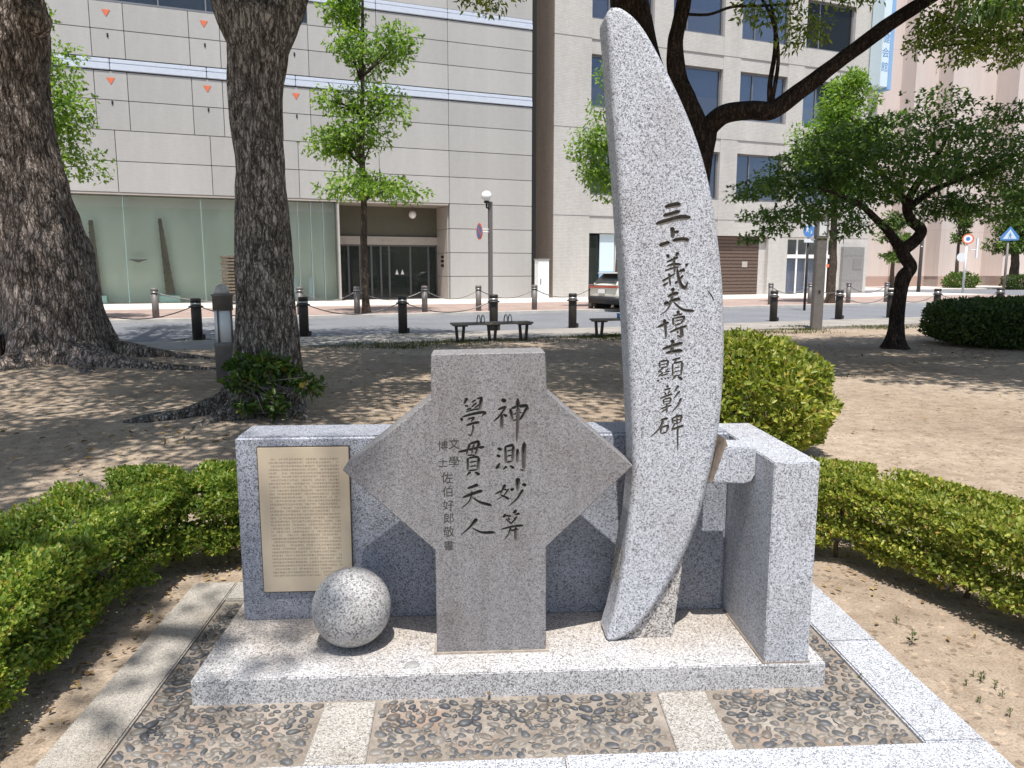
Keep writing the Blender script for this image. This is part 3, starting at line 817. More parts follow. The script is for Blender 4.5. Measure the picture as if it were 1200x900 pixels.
ken = K8([S(226, 166, 300, 154, 14, 16), S(228, 168, 230, 216, 16, 12), S(300, 156, 290, 206, 18, 14), S(240, 192, 286, 180, 9, 9), S(236, 216, 290, 206, 11, 11), S(262, 214, 214, 250, 14, 10), S(214, 252, 250, 246, 10, 12), S(300, 218, 280, 244, 12, 10), S(270, 250, 312, 244, 10, 14),
          S(258, 252, 216, 290, 14, 10), S(236, 282, 300, 262, 10, 12), S(206, 324, 226, 316, 14, 16), S(238, 310, 252, 300, 12, 12), S(266, 296, 280, 306, 10, 13), S(288, 292, 306, 302, 10, 14),
          S(330, 154, 366, 144, 398, 134, 13, 18), S(366, 148, 346, 178, 13, 10), S(334, 182, 334, 232, 336, 284, 14, 12), S(338, 182, 376, 172, 414, 164, 12, 18), S(412, 166, 408, 220, 402, 276, 20, 14), S(346, 218, 394, 208, 9, 10), S(344, 248, 396, 238, 9, 10), S(340, 284, 400, 272, 11, 11), S(358, 286, 330, 314, 16, 8), S(376, 284, 412, 314, 12, 28)])
sho = K8([S(284, 360, 298, 374, 15, 20), S(262, 398, 322, 380, 12, 15), S(268, 414, 284, 436, 11, 13), S(310, 402, 296, 428, 13, 10), S(232, 466, 280, 446, 334, 428, 12, 17), S(260, 470, 262, 512, 13, 11), S(262, 472, 322, 458, 11, 14), S(320, 460, 312, 506, 14, 11), S(266, 492, 314, 482, 9, 9), S(266, 512, 312, 502, 10, 10),
          S(238, 548, 280, 534, 328, 518, 12, 15), S(286, 510, 286, 580, 15, 15), S(246, 574, 280, 550, 13, 9), S(384, 358, 346, 412, 22, 6), S(394, 402, 340, 470, 22, 6), S(402, 460, 380, 516, 324, 578, 24, 6)])
hi = K8([S(232, 642, 298, 624, 16, 22), S(258, 640, 230, 704, 158, 776, 22, 8), S(240, 696, 236, 748, 15, 12), S(242, 700, 304, 680, 13, 18), S(302, 682, 284, 738, 20, 13), S(240, 750, 286, 738, 13, 13), S(372, 592, 360, 612, 14, 10), S(330, 620, 336, 672, 16, 12), S(332, 624, 412, 600, 13, 20), S(410, 602, 394, 662, 20, 13), S(338, 648, 396, 632, 10, 11), S(338, 672, 394, 660, 11, 11), S(370, 612, 370, 682, 11, 12),
          S(352, 670, 322, 728, 13, 7), S(322, 720, 370, 702, 424, 684, 14, 22), S(376, 682, 374, 780, 376, 888, 18, 8)])
crack = K7([S(888, 200, 930, 250, 966, 322, 6, 18)])
carve(cres, [san, jou, gi, fu, haku, shi, ken, sho, hi, crack], YK, 'groove_crescent', list("三上義夫博士顯彰碑") + ["stroke mark beside the column"], 0.5, 0.008)
for f in list(cres.children):
    if 'stroke mark' in f['label']: f.name = 'crack'; f['label'] = "short thin crack at the right of the carved column"
# foot of the crescent and the connecting block
fp = [at(714, 751, YK + .03), at(788, 751, YK + .03), at(804, 636, YK + .03), at(770, 560, YK + .03), at(735, 620, YK + .03)]
foot = MB().prism([(p.x, max(p.z, PT - .005)) for p in fp], YK + .03, YK + 0.19, 'y').build('foot_stone', 'granite_rough', cres)
bevel_obj(foot, 0.006, 2)
YB = 2.915
bp = [at(851, 524, YB), at(886, 524.5, YB), at(885, 556, YB), at(881, 564, YB), at(872, 567, YB), at(836, 565, YB)]
cx1 = 1.1305
bpts = [(min(p.x, cx1), p.z) for p in bp]; bpts[1] = (cx1, bpts[1][1]); bpts[2] = (cx1, bpts[2][1])
blk = MB().prism(bpts, YB, YB + 0.14, 'y').build('connecting_block', 'granite')
bevel_obj(blk, 0.004, 2)
tag(blk, "small granite block bridging the crescent stele and the side wall", "stone block")
mj = [at(850, 514, YB + .012), at(853, 524, YB + .012), at(839, 564, YB + .012), at(832, 565, YB + .012), at(842, 540, YB + .012)]
MB().prism([(p.x, p.z) for p in mj], YB + .008, YB + .12, 'y').build('mortar_joint', 'mortar', blk)

# ================================================================== HEDGES AND SHRUBS
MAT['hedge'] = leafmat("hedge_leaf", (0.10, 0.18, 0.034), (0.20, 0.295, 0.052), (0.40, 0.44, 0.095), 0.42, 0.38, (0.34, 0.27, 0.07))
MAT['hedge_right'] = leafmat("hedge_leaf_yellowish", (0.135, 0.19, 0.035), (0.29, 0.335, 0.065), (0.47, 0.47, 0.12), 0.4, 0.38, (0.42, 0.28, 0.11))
MAT['hedge_dark'] = leafmat("hedge_leaf_dark", (0.035, 0.065, 0.02), (0.06, 0.105, 0.03), (0.11, 0.15, 0.045), 0.28, 0.5)
MAT['twig'] = plain("hedge_twig", (0.16, 0.115, 0.08), 0.9, 0.1, var=0.5, scale=30)
MAT['twig_grey'] = plain("bare_twig", (0.22, 0.2, 0.18), 0.9, 0.1, var=0.4, scale=30)
def hedge(name, label, path, w, h, leaf, n_per_m, mat, seed, z0=0.07, group=None, stems=4, hole=None, nodens=None):
    rng = np.random.default_rng(seed); r2 = random.Random(seed)
    root = thing(name, label, 'hedge', (path[0][0], path[0][1], -0.02), 0, group)
    pts = [np.array(p) for p in path]
    seg = [np.linalg.norm(pts[i + 1] - pts[i]) for i in range(len(pts) - 1)]; L = sum(seg); n = int(n_per_m * L)
    u = rng.random(n) * L; P = np.zeros((n, 3)); D = np.zeros((n, 3)); acc = 0
    a = rng.random(n) * 2 * math.pi
    # superellipse cross-section, leaves crowd toward the clipped skin
    e = 0.42
    ca, sa = np.cos(a), np.sin(a)
    qx = np.sign(ca) * np.abs(ca) ** e; qz = np.sign(sa) * np.abs(sa) ** e
    rad = 1 - 0.6 * rng.random(n) ** 1.8
    for i in range(len(seg)):
        m = (u >= acc) & (u <= acc + seg[i]); t = (u[m] - acc) / seg[i]
        d = (pts[i + 1] - pts[i]) / seg[i]; nr = np.array([-d[1], d[0]])
        c = pts[i][None] * (1 - t)[:, None] + pts[i + 1][None] * t[:, None]
        lump = np.array([0.06 * mnoise.noise(Vector((x * 2.4, y * 2.4, s_ * 3))) for x, y, s_ in zip(c[:, 0], c[:, 1], a[m])]) * (w / 0.55)
        hw = (w / 2 + lump) * rad[m]; hh = (h / 2 + lump * 0.6) * rad[m]
        P[m, 0] = c[:, 0] + nr[0] * qx[m] * hw; P[m, 1] = c[:, 1] + nr[1] * qx[m] * hw; P[m, 2] = z0 + h / 2 + qz[m] * hh
        D[m, 0] = nr[0] * qx[m]; D[m, 1] = nr[1] * qx[m]; D[m, 2] = qz[m]
        acc += seg[i]
    # ends of the row are rounded off
    for end, sgn in ((0, -1), (-1, 1)):
        pass
    # gaps: lumps of missing leaves, more of them low down
    g = np.array([mnoise.noise(Vector((p[0] * 7, p[1] * 7, p[2] * 7 + seed))) for p in P])
    keep = (g > -0.5) & ~((P[:, 2] < z0 + 0.07) & (g < 0.0))
    if hole is not None: keep &= ((P - np.array(hole[0])) ** 2 / np.array(hole[1]) ** 2).sum(1) > 1 - 0.5 * (rng.random(n) < .25)
    P, D = P[keep], D[keep]; n = len(P)
    U = D * 0.6 + rng.normal(size=(n, 3)) * 0.75; U[:, 2] += 0.45
    N = D * 0.8 + rng.normal(size=(n, 3)) * 0.65; N[:, 2] += 0.45
    Ls = leaf * (0.65 + 0.7 * rng.random(n))
    o = leaves('foliage', P, U, N, Ls, Ls * 0.62, mat, root, 'oval'); o['kind'] = 'stuff'
    # woody stems and a tangle of twigs inside
    tw = MB(); acc = 0
    for i in range(len(seg)):
        d = (pts[i + 1] - pts[i]) / seg[i]; nr = np.array([-d[1], d[0]])
        k = max(1, int(seg[i] * stems))
        for j in range(k):
            t = (j + r2.uniform(.2, .8)) / k
            b = pts[i] * (1 - t) + pts[i + 1] * t + nr * r2.uniform(-.3, .3) * w
            lean = (r2.uniform(-.1, .1), r2.uniform(-.1, .1))
            s1 = MB()
            top = (b[0] + lean[0], b[1] + lean[1], z0 + h * .55)
            s1.tube([(b[0], b[1], -0.05), ((b[0] + top[0]) / 2 + r2.uniform(-.02, .02), (b[1] + top[1]) / 2, top[2] * .5), top], [0.014, 0.011, 0.008], 6)
            s1.build('stem', 'twig', root, False)
            for q in range(9):
                a0 = Vector(top) - Vector((0, 0, r2.uniform(0, h * .4)))
                b0 = a0 + Vector((r2.uniform(-.3, .3) * w * .9, r2.uniform(-.3, .3) * w * .9, r2.uniform(.0, .42) * h))
                tw.tube([a0, (a0 + b0) / 2 + Vector((0, 0, .02)), b0], [0.004, 0.003, 0.002], 4)
    q = tw.build('twigs', 'twig_grey', root, False); q['kind'] = 'stuff'
    return root
hedge('hedge', "clipped green hedge with a bare hollow in its top at the left of the monument", [(-1.98, 1.7), (-1.93, 3.0), (-1.89, 4.12), (-1.6, 4.34), (-0.6, 4.36), (0.1, 4.38)], 0.66, 0.40, 0.0235, 38000, 'hedge', 3, hole=((-2.38, 3.75, .5), (.3, .42, .14)))
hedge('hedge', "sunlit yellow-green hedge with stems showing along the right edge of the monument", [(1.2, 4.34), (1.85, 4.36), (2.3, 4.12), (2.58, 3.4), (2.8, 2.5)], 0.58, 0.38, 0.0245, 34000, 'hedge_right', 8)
def round_shrub(name, label, c, r, zc, rz, leaf, n, mat, seed, group=None):
    rng = np.random.default_rng(seed); r2 = random.Random(seed)
    root = thing(name, label, 'shrub', (c[0], c[1], -0.02), 0, group)
    d = rng.normal(size=(n, 3)); d /= np.linalg.norm(d, axis=1, keepdims=True)
    lump = np.array([mnoise.noise(Vector(x * 2.6) + Vector((seed, 0, 0))) for x in d]) * 0.16
    rad = (1 - 0.4 * rng.random(n) ** 2) * (1 + lump)
    P = np.array([c[0], c[1], zc])[None] + d * np.array([r, r, rz])[None] * rad[:, None]
    g = np.array([mnoise.noise(Vector((p[0] * 6, p[1] * 6, p[2] * 6))) for p in P])
    k = (P[:, 2] > 0.03) & (g > -0.4); P, D = P[k], d[k]; n = len(P)
    U = D * 0.6 + rng.normal(size=(n, 3)) * 0.7; U[:, 2] += 0.4
    N = D * 0.7 + rng.normal(size=(n, 3)) * 0.6; N[:, 2] += 0.5
    Ls = leaf * (0.65 + 0.7 * rng.random(n))
    o = leaves('foliage', P, U, N, Ls, Ls * 0.55, mat, root, 'oval'); o['kind'] = 'stuff'
    tw = MB()
    for i in range(14):
        a = r2.uniform(0, 6.28); q = Vector((math.cos(a) * r * .6, math.sin(a) * r * .6, zc + rz * r2.uniform(0, .6)))
        tw.tube([(c[0] + .06 * math.cos(a), c[1] + .06 * math.sin(a), -0.05), (c[0] + q.x * .4, c[1] + q.y * .4, q.z * .5), (c[0] + q.x, c[1] + q.y, q.z)], [0.018, 0.012, 0.006], 5)
    q = tw.build('stems', 'twig', root, False); q['kind'] = 'stuff'
    return root
round_shrub('round_shrub', "rounded bright green shrub just behind the monument's right end", (2.36, 6.5), 0.77, 0.5, 0.53, 0.055, 22000, 'hedge_right', 11)
# dark clipped hedge at the right
def box_hedge(name, label, x0, x1, y0, y1, h, leaf, n, mat, seed, rz=0.0, loc=None):
    rng = np.random.default_rng(seed)
    root = thing(name, label, 'hedge', loc or ((x0 + x1) / 2, (y0 + y1) / 2, 0), rz)
    cx, cy = ((x0 + x1) / 2, (y0 + y1) / 2) if loc is None else (0, 0)
    hx, hy = (x1 - x0) / 2, (y1 - y0) / 2
    d = rng.normal(size=(n, 3)); d /= np.abs(d).max(1, keepdims=True)
    ln = (np.abs(d) ** 4).sum(1, keepdims=True) ** .25
    d = d / ln * (1 - .45 * rng.random((n, 1)) ** 1.6)
    lump = np.array([mnoise.noise(Vector((x[0] * hx * 1.4, x[1] * hy * 1.4, x[2] * 1.5 + seed))) for x in d]) * 0.06
    P = d * np.array([hx, hy, h / 2])[None] * (1 + lump[:, None]); P[:, 2] += h / 2; P[:, 0] += cx; P[:, 1] += cy
    U = d * .6 + rng.normal(size=(n, 3)) * .7; U[:, 2] += .3; N = d + rng.normal(size=(n, 3)) * .5
    Ls = leaf * (.6 + .8 * rng.random(n))
    o = leaves('foliage', P, U, N, Ls, Ls * .55, mat, root, 'slim', world=loc is None); o['kind'] = 'stuff'
    return root
box_hedge('clipped_hedge', "low dark clipped box hedge with a sunlit flat top right of the crooked tree", 10.0, 15.0, 14.6, 17.2, 0.98, 0.075, 60000, 'hedge_dark', 21)

# weeds and litter on the bare soil
MAT['weed'] = leafmat("weed_leaf", (0.05, 0.08, 0.02), (0.085, 0.12, 0.035), (0.12, 0.15, 0.05), 0.3, 0.5)
wrng = np.random.default_rng(8)
def weed(px, py, hpx, label):
    p = gnd(px, py); h = hpx * p.y / F * 1.1; n = max(14, int(hpx * 1.1))
    root = thing('weed', label, 'weed', (p.x, p.y, -0.022), 0, 'weeds on the bare soil')
    z = wrng.random(n); a = wrng.random(n) * 6.28
    P = np.stack([0.004 * np.cos(a) + p.x, 0.004 * np.sin(a) + p.y, -0.02 + z * h * .8], 1)
    U = np.stack([np.cos(a), np.sin(a), 0.5 + z], 1); N = np.tile([0, 0, 1.0], (n, 1)) + wrng.normal(size=(n, 3)) * .3
    L = h * .45 * (1.1 - .5 * z)
    o = leaves('foliage', P, U, N, L, L * .28, 'weed', root, 'slim'); o['kind'] = 'stuff'
    MB().tube([(p.x, p.y, -0.04), (p.x, p.y, -0.02 + h * .85)], 0.0018, 5).build('stem', 'weed', root, False)
for px, py, hp, lb in ((1051, 725, 10, "tiny weed sprout nearest the right hedge, alone on the sand"), (1069, 749, 18, "tallest feathery weed on the sand between granite kerb and right hedge"), (1141, 787, 8, "left small weed at the top of the weed cluster on the sand"),
                   (1150, 793, 14, "second weed of the cluster, upright, on the sand"), (1133, 797, 9, "low weed at the left end of the weed cluster"), (1166, 801, 12, "weed at the right side of the weed cluster"), (1175, 810, 9, "small weed just below the right side of the cluster"),
                   (1149, 817, 9, "round low weed in front of the weed cluster"), (1184, 833, 12, "weed nearest the bottom right corner of the view"), (1008, 792, 9, "little yellowish weed growing in the joint beside the right granite kerb")):
    weed(px, py, hp, lb)
MAT['dry_leaf'] = leafmat("dry_leaf", (0.16, 0.09, 0.05), (0.3, 0.2, 0.1), (0.45, 0.33, 0.18), 0.15, 0.7)
def litter():
    rng = np.random.default_rng(31); P = []
    for cx, cy, sx_, sy_, n in ((-1.62, 3.3, .12, .7, 170), (-1.2, 4.05, .35, .1, 70), (2.2, 3.9, .2, .4, 90), (-6.2, 11.6, 1.8, .8, 300), (-2.4, 8.0, .9, .5, 160), (8.5, 14.2, 1.6, 1.0, 200), (1, 9, 5, 3, 300), (-3.5, 7, 2, 1.5, 200)):
        q = rng.normal(size=(n, 2)) * np.array([sx_, sy_]) + np.array([cx, cy]); P.append(q)
    P = np.concatenate(P); n = len(P)
    P = np.concatenate([P, [[0.058, 2.69]]]); n = len(P)
    zz = np.full(n, -0.012) + np.where(P[:, 1] > 5, 0.03, 0)
    U = rng.normal(size=(n, 3)); U[:, 2] *= .2; N = np.tile([0, 0, 1.0], (n, 1)) + rng.normal(size=(n, 3)) * .35
    L = np.where(P[:, 1] > 6, .06, .028) * (.6 + .8 * rng.random(n))
    m = ~((P[:, 0] > -1.43) & (P[:, 0] < 1.76) & (P[:, 1] < 3.87))
    m[-1] = True; zz[-1] = .012; L[-1] = .03
    o = leaves('fallen_leaves', np.stack([P[:, 0], P[:, 1], zz], 1)[m], U[m], N[m], L[m], L[m] * .5, 'dry_leaf', None, 'oval'); tag(o, "scattered dry fallen leaves on the soil", None, None, 'stuff')
litter()
def grit():
    rng = random.Random(12); m = MB()
    for _ in range(2600):
        if rng.random() < .55: x, y = rng.uniform(1.8, 2.9), rng.uniform(2.0, 4.6)
        elif rng.random() < .5: x, y = rng.uniform(-2.0, -1.45), rng.uniform(2.0, 4.4)
        else: x, y = rng.uniform(-7, 8), rng.uniform(5, 13)
        r = rng.choice([.003, .004, .005, .007]) * (1 if y < 5 else 2.2); z = -0.026 if y < 5 else -0.005
        a = [(x + r * math.cos(t + r * 900) * rng.uniform(.7, 1.2), y + r * math.sin(t + r * 900) * rng.uniform(.7, 1.2)) for t in (0, 1.57, 3.14, 4.71)]
        m.raw([(p[0], p[1], z) for p in a] + [(x, y, z + r * .9)], [(0, 1, 4), (1, 2, 4), (2, 3, 4), (3, 0, 4)])
    tag(m.build('gravel', 'grit'), "loose grit and small stones on the soil", None, None, 'stuff')
MAT['grit'] = plain('grit_stone', (0.34, 0.3, 0.26), 0.9, 0.2, var=0.6, scale=20)
grit()
def grass(name, patches, mat, seed):
    rng = np.random.default_rng(seed); P = []; H = []
    for cx, cy, rx, ry, n, h in patches:
        P.append(rng.normal(size=(n, 2)) * np.array([rx, ry]) + np.array([cx, cy])); H.append(np.full(n, h))
    P = np.concatenate(P); n = len(P); H = np.concatenate(H) * (.5 + rng.random(n))
    U = rng.normal(size=(n, 3)) * .5; U[:, 2] = 1; N = rng.normal(size=(n, 3)); N[:, 2] *= .2
    o = leaves(name, np.stack([P[:, 0], P[:, 1], np.full(n, -0.03)], 1), U, N, H, H * .16, mat, None, 'slim'); tag(o, "thin grass tufts along the edge of the path", None, None, 'stuff')
MAT['grass'] = leafmat("grass_blade", (0.06, 0.09, 0.02), (0.1, 0.13, 0.03), (0.16, 0.17, 0.05), 0.35, 0.5)
gp = []
gr = random.Random(4)
for i in range(60):
    q = st(gr.uniform(-4, 19), gr.gauss(15.9, .45)); gp.append((q.x, q.y, .4, .16, gr.randrange(60, 220), .07))
for px, py, n in ((232, 398, 120), (473, 392, 160), (210, 418, 150), (235, 412, 120), (170, 418, 120), (600, 412, 150), (560, 405, 120), (1050, 412, 200), (955, 388, 250), (960, 440, 100), (1130, 420, 200), (620, 432, 80), (152, 448, 120)):
    q = gnd(px, py); gp.append((q.x, q.y, .3, .12, n, .055))
grass('grass', gp, 'grass', 77)

# ================================================================== TREES
MAT['bark_big'] = bark("bark_camphor", (0.05, 0.04, 0.035), (0.52, 0.445, 0.405), 0.35, 1.0)
MAT['bark_grey'] = bark("bark_grey_mossy", (0.05, 0.043, 0.036), (0.47, 0.43, 0.39), 0.55, 1.35)
MAT['bark_dark'] = bark("bark_dark", (0.016, 0.012, 0.010), (0.085, 0.062, 0.05), 0.15, 1.2)
MAT['bark_young'] = bark("bark_young", (0.06, 0.045, 0.035), (0.19, 0.15, 0.12), 0.1, 1.5)
MAT['leaf_camphor'] = leafmat("camphor_leaf", (0.06, 0.105, 0.024), (0.115, 0.17, 0.036), (0.21, 0.25, 0.06), 0.45, 0.38)
MAT['leaf_maple'] = leafmat("maple_leaf", (0.05, 0.105, 0.032), (0.09, 0.165, 0.047), (0.16, 0.245, 0.07), 0.45, 0.5)
MAT['leaf_street'] = leafmat("street_tree_leaf", (0.085, 0.17, 0.028), (0.165, 0.29, 0.045), (0.29, 0.41, 0.085), 0.5, 0.45)
MAT['leaf_sunlit'] = leafmat('sunlit_camphor_leaf', (0.085, 0.14, 0.035), (0.18, 0.25, 0.055), (0.32, 0.37, 0.1), 0.5, 0.4)  # lighter leaf copy for the hanging sprays, sunlight put into the colour
MAT['leaf_far'] = leafmat("far_tree_leaf", (0.05, 0.10, 0.025), (0.09, 0.16, 0.04), (0.15, 0.22, 0.05), 0.38, 0.5)
MAT['leaf_sucker'] = leafmat("sucker_leaf", (0.04, 0.085, 0.02), (0.07, 0.13, 0.03), (0.11, 0.17, 0.04), 0.35, 0.35, (0.25, 0.2, 0.05))
def canopy_clumps(rng, c, r, n, cr, per, keep_px=70, z_min=None):
    """leaf clumps filling a big crown, thinned to lie above what the picture shows"""
    out = []; tries = 0
    while len(out) < n and tries < n * 40:
        tries += 1
        d = rng.normal(size=3); d /= np.linalg.norm(d); q = np.array(c) + d * np.array(r) * rng.random() ** 0.5
        if z_min and q[2] < z_min: continue
        s_ = cr * (.7 + .6 * rng.random())
        edge = np.array([q + np.array([dx, dy, dz]) * s_ for dx in (-1, 0, 1) for dy in (-1, 0, 1) for dz in (-.6, 0)])
        if in_view(edge, 6).any(): continue
        out.append((q, (s_, s_, s_ * .55), per))
    return out
def limbs(mb, start, targets, r0, rng, seed):
    for t in targets:
        a = Vector(start); b = Vector(t); mid = a.lerp(b, .5) + Vector((rng.uniform(-.4, .4), rng.uniform(-.4, .4), rng.uniform(.0, .5)))
        p, r = smooth_path([a, mid, b], [r0, r0 * .55, r0 * .16], 8)
        mb.tube(p, r, 8, True, wood_mod(seed, .08))
def big_tree(name, label, path, rad, mat, seed, flare, hz, lobes, seg=56, n=90, group=None):
    pts, rr = smooth_path(path, rad, n)
    root = thing(name, label, 'tree', (path[0][0], path[0][1], 0), 0, group)
    tr = MB().tube(pts, rr, seg, True, wood_mod(seed, 0.10, 1.2, flare, 0.0, hz, lobes)).build('trunk', mat, root, False)
    return root, tr, pts[-1]
def pxw(px, py, Y, dz=0): p = at(px, py, Y); return (p.x, p.y, p.z)
trng = np.random.default_rng(100); tr2 = random.Random(100)

# tree A: broad trunk at the left edge
YA = 12.6
pA = [(-6.55, YA, -0.25), pxw(66, 400, YA), pxw(62, 350, YA), pxw(50, 300, YA), pxw(34, 250, YA), pxw(14, 190, YA), pxw(0, 120, YA), pxw(-2, 60, YA), pxw(-9, 0, YA), pxw(-24, -80, YA), pxw(-32, -150, YA)]
rA = [0.76, 0.72, 0.665, 0.66, 0.665, 0.66, 0.66, 0.68, 0.66, 0.62, 0.5]
A_, A_tr, topA = big_tree('camphor_tree', "massive gnarled tree with flaring roots at the left edge", pA, rA, 'bark_big', 2.0, 0.55, 0.42, 5, 72, 110)
kn = MB().tube([pxw(18, 24, YA), pxw(40, 26, YA - .1), pxw(54, 22, YA - .15)], [.42, .3, .12], 20, True, wood_mod(4, .12)); kn.build('burl', 'bark_big', A_, False)
for pts_, r_ in (([(-6.2, 12.1, .25), (-5.2, 11.9, .08), (-4.2, 12.0, .0), (-3.2, 12.5, -.06)], [.34, .2, .12, .05]), ([(-7.1, 12.1, .25), (-8.1, 11.7, .06), (-9.3, 11.6, -.05)], [.4, .24, .1]),
                 ([(-6.7, 12.0, .22), (-6.9, 11.2, .02), (-7.4, 10.5, -.1)], [.3, .18, .08]), ([(-6.1, 12.9, .25), (-5.0, 13.2, .05), (-4.0, 13.6, -.06)], [.3, .18, .06]), ([(-6.0, 12.0, .12), (-5.4, 11.2, .0), (-5.0, 10.7, -.1)], [.22, .12, .06])):
    p, r = smooth_path(pts_, r_, 14); MB().tube(p, r, 14, True, wood_mod(len(p) + r_[0] * 9, .2)).build('root', 'bark_big', A_, False)
clA = canopy_clumps(trng, (-6.0, 13.4, 9.6), (7.4, 6.6, 3.2), 130, 1.05, 330, z_min=5.6)
lm = MB(); limbs(lm, topA, [c[0] for c in clA[::6]], .26, tr2, 5); o = lm.build('limbs', 'bark_big', A_, False); o['kind'] = 'stuff'
crown('crown', trng, clA, 0.15, 'leaf_camphor', A_, 'oval', keep=lambda P: ~in_view(P, 2))

# tree B: straight mossy trunk with suckers, in front of the building
YB_ = 8.65
pB = [(-2.36, YB_, -0.2), pxw(313, 440, YB_), pxw(313, 400, YB_), pxw(309, 300, YB_), pxw(305, 200, YB_), pxw(300, 110, YB_), pxw(302, 50, YB_), pxw(303, 15, YB_)]
rB = [0.40, 0.355, 0.335, 0.292, 0.256, 0.258, 0.32, 0.33]
B_, B_tr, topB = big_tree('broadleaf_tree', "straight mossy trunk with leafy suckers at its foot, second big tree from the left", pB, rB, 'bark_grey', 7.0, 0.62, 0.3, 4, 64, 110)
for pts_, r_ in (([pxw(304, 60, YB_), pxw(282, 20, YB_), pxw(266, -30, YB_), pxw(240, -110, YB_), pxw(215, -240, YB_)], [.26, .25, .22, .18, .12]), ([pxw(306, 60, YB_), pxw(326, 20, YB_ + .1), pxw(345, -40, YB_ + .2), pxw(372, -140, YB_ + .4)], [.26, .24, .2, .13])):
    p, r = smooth_path(pts_, r_, 24); MB().tube(p, r, 24, True, wood_mod(r_[0] * 31 + len(pts_), .12)).build('limb', 'bark_grey', B_, False)
for pts_, r_ in (([(-2.7, 8.5, .12), (-3.05, 8.25, .03), (-3.4, 8.15, .02), (-3.62, 8.1, -.02)], [.16, .1, .075, .05]), ([(-2.05, 8.4, .12), (-1.75, 8.05, .0), (-1.5, 7.85, -.06)], [.14, .08, .04]), ([(-2.5, 8.35, .12), (-2.7, 7.9, .0), (-2.9, 7.6, -.08)], [.13, .08, .04])):
    p, r = smooth_path(pts_, r_, 12); MB().tube(p, r, 12, True, wood_mod(r_[0] * 77, .2)).build('root', 'bark_grey', B_, False)
clB = canopy_clumps(trng, (-2.6, 7.2, 7.6), (5.0, 4.8, 2.3), 100, 0.9, 320, z_min=4.6)
lm = MB(); limbs(lm, (-2.3, 8.7, 5.0), [c[0] for c in clB[::5]], .16, tr2, 8); o = lm.build('limbs', 'bark_grey', B_, False); o['kind'] = 'stuff'
crown('crown', trng, clB, 0.12, 'leaf_camphor', B_, 'oval', keep=lambda P: ~in_view(P, 2))
YS = 8.2
sk = [(pxw(286, 430, YS), (.2, .16, .11), 190), (pxw(316, 428, YS - .1), (.22, .16, .1), 190), (pxw(338, 438, YS), (.16, .16, .11), 130), (pxw(363, 451, YS - .1), (.14, .12, .1), 130), (pxw(280, 447, YS - .2), (.16, .14, .08), 120), (pxw(300, 447, YS - .2), (.16, .12, .08), 110),
      (pxw(288, 476, YS - .3), (.1, .1, .06), 60), (pxw(323, 470, YS - .3), (.12, .1, .08), 70), (pxw(325, 482, YS - .35), (.07, .07, .05), 40), (pxw(310, 462, YS - .1), (.2, .1, .12), 50)]
o = crown('sucker_foliage', trng, sk, 0.085, 'leaf_sucker', B_, 'oval', flat=.55, asp=.55)
tw = MB()
for i in range(70):
    a = Vector(pxw(tr2.uniform(285, 345), tr2.uniform(455, 490), YS - .1)); b = Vector(sk[tr2.randrange(len(sk))][0]) + Vector((tr2.uniform(-.15, .15), tr2.uniform(-.1, .1), tr2.uniform(-.1, .1)))
    tw.tube([a, a.lerp(b, .5) + Vector((tr2.uniform(-.06, .06), -.05, tr2.uniform(-.03, .08))), b], [.008, .006, .003], 4)
o = tw.build('sucker_twigs', 'twig_grey', B_, False); o['kind'] = 'stuff'

# tree C: dark forked tree behind the crescent stele
YC_ = 13.1
C_ = thing('forked_tree', "dark forked tree behind the crescent stele with one long branch rising to the right", 'tree', pxw(800, 428, YC_)[:2] + (0,))
def limb(name, pts_, r_, mat, root, n=30, seg=18, amp=.13, seed=1.0):
    p, r = smooth_path(pts_, r_, n); return MB().tube(p, r, seg, True, wood_mod(seed, amp)).build(name, mat, root, False)
p, r = smooth_path([pxw(800, 440, YC_), pxw(803, 360, YC_), pxw(812, 260, YC_), pxw(819, 200, YC_), pxw(824, 155, YC_)], [.42, .3, .24, .21, .22], 40)
MB().tube(p, r, 28, True, wood_mod(3.3, .12, 1.2, .6, 0, .3, 5)).build('trunk', 'bark_dark', C_, False)
limb('limb', [pxw(823, 162, YC_), pxw(806, 122, YC_), pxw(794, 88, YC_), pxw(791, 52, YC_), pxw(798, 18, YC_), pxw(806, -30, YC_), pxw(800, -90, YC_)], [.2, .18, .15, .125, .12, .12, .08], 'bark_dark', C_, 40, 18, .16, 1.7)
limb('limb', [pxw(822, 158, YC_), pxw(846, 135, YC_ - .2), pxw(878, 129, YC_ - .4), pxw(906, 129, YC_ - .5), pxw(938, 106, YC_ - .6), pxw(972, 80, YC_ - .7), pxw(1012, 51, YC_ - .8), pxw(1052, 22, YC_ - .9), pxw(1092, -4, YC_ - 1), pxw(1160, -50, YC_ - 1)], [.18, .15, .14, .145, .125, .115, .108, .102, .098, .08], 'bark_dark', C_, 60, 18, .15, 2.9)
limb('branch', [pxw(903, 126, YC_ - .5), pxw(902, 100, YC_ - .5), pxw(908, 62, YC_ - .5), pxw(908, 30, YC_ - .6), pxw(900, -10, YC_ - .6)], [.05, .042, .036, .03, .02], 'bark_dark', C_, 16, 8, .1, 4.1)
limb('branch', [pxw(905, 118, YC_ - .5), pxw(912, 70, YC_ - .7), pxw(906, 25, YC_ - .8), pxw(890, -6, YC_ - .8)], [.04, .03, .03, .02], 'bark_dark', C_, 16, 8, .1, 6.1)
limb('branch', [pxw(800, 16, YC_), pxw(830, 17, YC_ - .4), pxw(858, 8, YC_ - .7), pxw(890, 7, YC_ - .8), pxw(935, 4, YC_ - .8)], [.025, .022, .022, .02, .012], 'bark_dark', C_, 16, 7, .1, 2.1)
